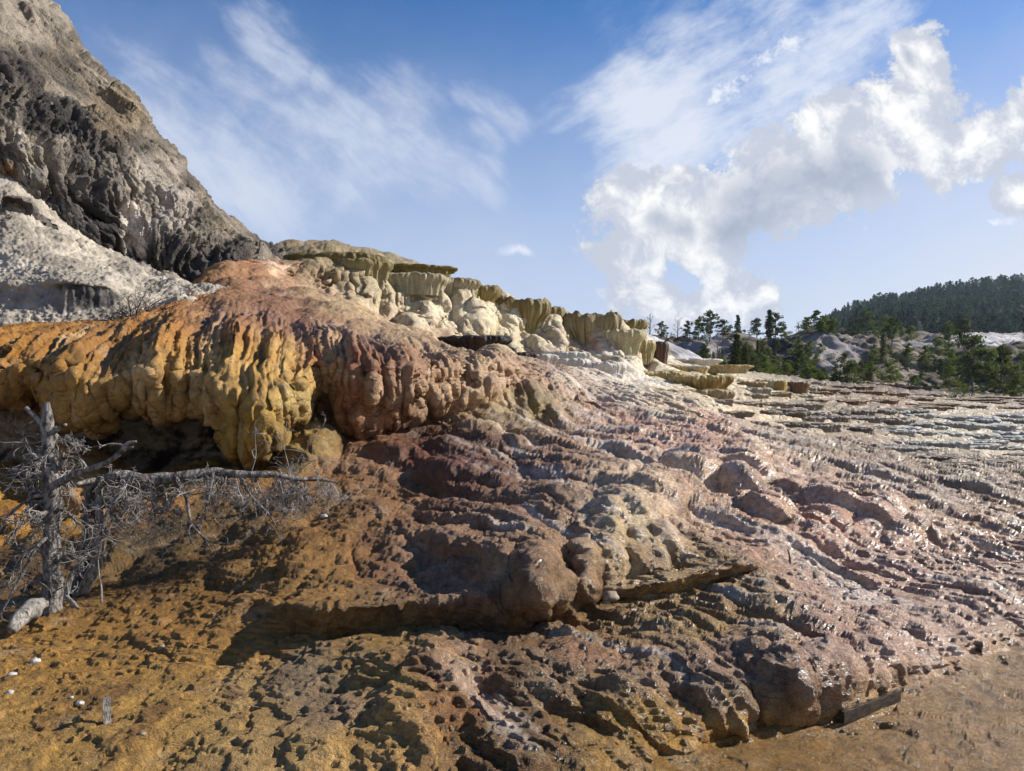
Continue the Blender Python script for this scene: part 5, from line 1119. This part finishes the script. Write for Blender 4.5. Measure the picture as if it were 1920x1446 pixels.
wood_piece('forked_sprig', 'single upright forked sprig standing in the water right of the broken tree', [(190,1132,6.4),(190,1105,6.4),(186,1080,6.4),(184,1050,6.4)], .010, .005, M_TWIG, 'sprig', .1, 6)
wood_piece('dark_stick', 'little dark stick poking out of the pink slope right of the thin shelf', [(1482,1058,7.0),(1480,1040,7.0),(1476,1030,7.0)], .010, .006, M_DARKTWIG, 'stick', .1, 6)
# boards
def board(name, label, a, b, thick, height, mat, cat='plank'):
    a, b = np.array(a), np.array(b); d = b - a; L = np.linalg.norm(d); d /= L; s = np.cross(d, [0, 0, 1.0]); s /= np.linalg.norm(s); up = np.cross(s, d)
    nseg = 16; V = []; Fc = []
    for i in range(nseg + 1):
        c = a + d * L * i / nseg; j = .06 * height * math.sin(i * 1.7) + (.12 * height * (drs.rand() - .5))
        e = 1 if 0 < i < nseg else .93
        for (p, q) in ((-1, 0), (-.8, -.0), (1, 0), (1, 1), (.8, 1.02), (-1, 1)): V.append(c + s * p * thick / 2 * e + up * (q * (height + j) if q > 0 else 0))
    for i in range(nseg):
        for k in range(6): x0 = i * 6 + k; x1 = i * 6 + (k + 1) % 6; Fc.append((x0, x1, x1 + 6, x0 + 6))
    Fc.append(tuple(range(5, -1, -1))); Fc.append(tuple(nseg * 6 + k for k in range(6)))
    o = mesh_obj(name, [v - a for v in V], Fc, mat, smooth=False); o.location = a; tag(o, label, cat); return o
M_WETWOOD = simple_material('wet_board', (.022, .015, .010, 1), (.075, .055, .035, 1), 12, .7, .004, 60, (1, 1, 3), spec=.2)
board('wooden_plank', 'dark wet plank wedged on edge under the lower right mound', P(1580, 1356, 4.62), P(1686, 1314, 4.98), .025, .075, M_WETWOOD)
STK = ground_at(201, 1356) - np.array([0, 0, .01])
board('wooden_stake', 'short pale flat piece of wood sticking up from the ochre flat at lower left', STK, STK + np.array([-.022, .03, .165]), .045, .018, M_GREYWOOD, 'stake')
BLK = ground_at(1834, 1224)
board('brown_block', 'small dark brown block of wood on the right edge of the pink slope', BLK, BLK + np.array([.06, .07, .008]), .05, .035, M_WETWOOD, 'wood block')
# loose stones
def stone(u, v, w, label, colr, Y=None, k=.6):
    p = ground_at(u, v + w * .3); rs_ = np.random.RandomState(int(u * 3 + v))
    r = w / 2 / F * p[1]; nlat, nlon = 9, 14; V = []; Fc = []
    for i in range(nlat):
        ph = math.pi * i / (nlat - 1)
        for j in range(nlon):
            th = 2 * math.pi * j / nlon; d = np.array([math.sin(ph) * math.cos(th), math.sin(ph) * math.sin(th) * .8, math.cos(ph) * k])
            n_ = float(perlin(np.array(d[0] * 1.8 + u), np.array(d[1] * 1.8), np.array(d[2] * 1.8 + v))); V.append(d * r * (1 + .45 * n_))
    for i in range(nlat - 1):
        for j in range(nlon): Fc.append((i * nlon + j, i * nlon + (j + 1) % nlon, (i + 1) * nlon + (j + 1) % nlon, (i + 1) * nlon + j))
    mat = M_STONE if colr else M_DKSTONE
    o = mesh_obj('white_stone' if colr else 'brown_stone', V, Fc, mat); o.location = p + np.array([0, 0, r * .2]); tag(o, label, 'stone'); return o
M_STONE = simple_material('pale_stone', (.32, .29, .25, 1), (.52, .50, .46, 1), 20, .7, .004, 80)
M_DKSTONE = simple_material('brown_stone', (.16, .12, .08, 1), (.30, .24, .17, 1), 20, .7, .004, 80)
for (u, v, w, lab, c) in (
 (66,1236,20,'brightest white stone on the ochre flat at lower left',1),(22,1262,18,'flat whitish stone left of and below the brightest white stone',1),(18,1296,14,'small white stone close to the left edge at lower left',1),
 (150,1316,14,'larger of two small white stones left of the wooden stake',1),(134,1306,9,'smaller of two small white stones left of the wooden stake',1),(268,1372,14,'rounded brownish stone right of and below the wooden stake',0),
 (608,964,14,'small white stone on the ochre slope beyond the tips of the snapped tree',1),(372,984,8,'tiny white pebble under the twigs of the snapped tree',1),(302,1210,16,'flat grey brown stone in the middle of the ochre flat',0),
 (1142,1112,34,'rounded grey stone at the left end of the thin shelf',0),(1136,1128,22,'smaller brown stone tucked under the rounded grey stone',0)):
    stone(u, v, w, lab, c)
# parked car far away between the trees, and a small post on the flats
def car(u, v):
    p = surf_at(HILL, u, v); t = thing('parked_car', 'tiny white car parked between trees at the foot of the forested hill', 'car', tuple(p))
    prof = [(-2.1,.3),(-2.15,.75),(-1.3,.95),(-.8,1.42),(.7,1.45),(1.3,1.0),(2.1,.85),(2.15,.3)]
    def prism(pr, w, nm, mat):
        V = [(x, y, z) for y in (-w, w) for (x, z) in pr]; n_ = len(pr); Fc = [tuple(range(n_)), tuple(range(2 * n_ - 1, n_ - 1, -1))] + [(i, (i + 1) % n_, (i + 1) % n_ + n_, i + n_) for i in range(n_)]
        return mesh_obj(nm, V, Fc, mat, t, smooth=False)
    prism(prof, .85, 'body', simple_material('white_paint', (.7, .7, .7, 1), (.75, .75, .75, 1), 2, .3, 0, 10, spec=.5))
    prism([(-1.15,.98),(-.75,1.36),(.65,1.38),(1.1,1.02)], .865, 'window', simple_material('dark_glass', (.02, .02, .03, 1), (.03, .03, .04, 1), 2, .1, 0, 10, spec=.5))
    for x in (-1.35, 1.35):
        for y in (-.8, .8):
            m = MB(); m.tube([(x, y - .1, .32), (x, y + .1, .32)], [.32, .32], 14); m.build('wheel', simple_material('rubber', (.02, .02, .02, 1), (.03, .03, .03, 1)) if x < 0 and y < 0 else bpy.data.materials['rubber'], t)
    t.location.z += .1
car(1633, 622)
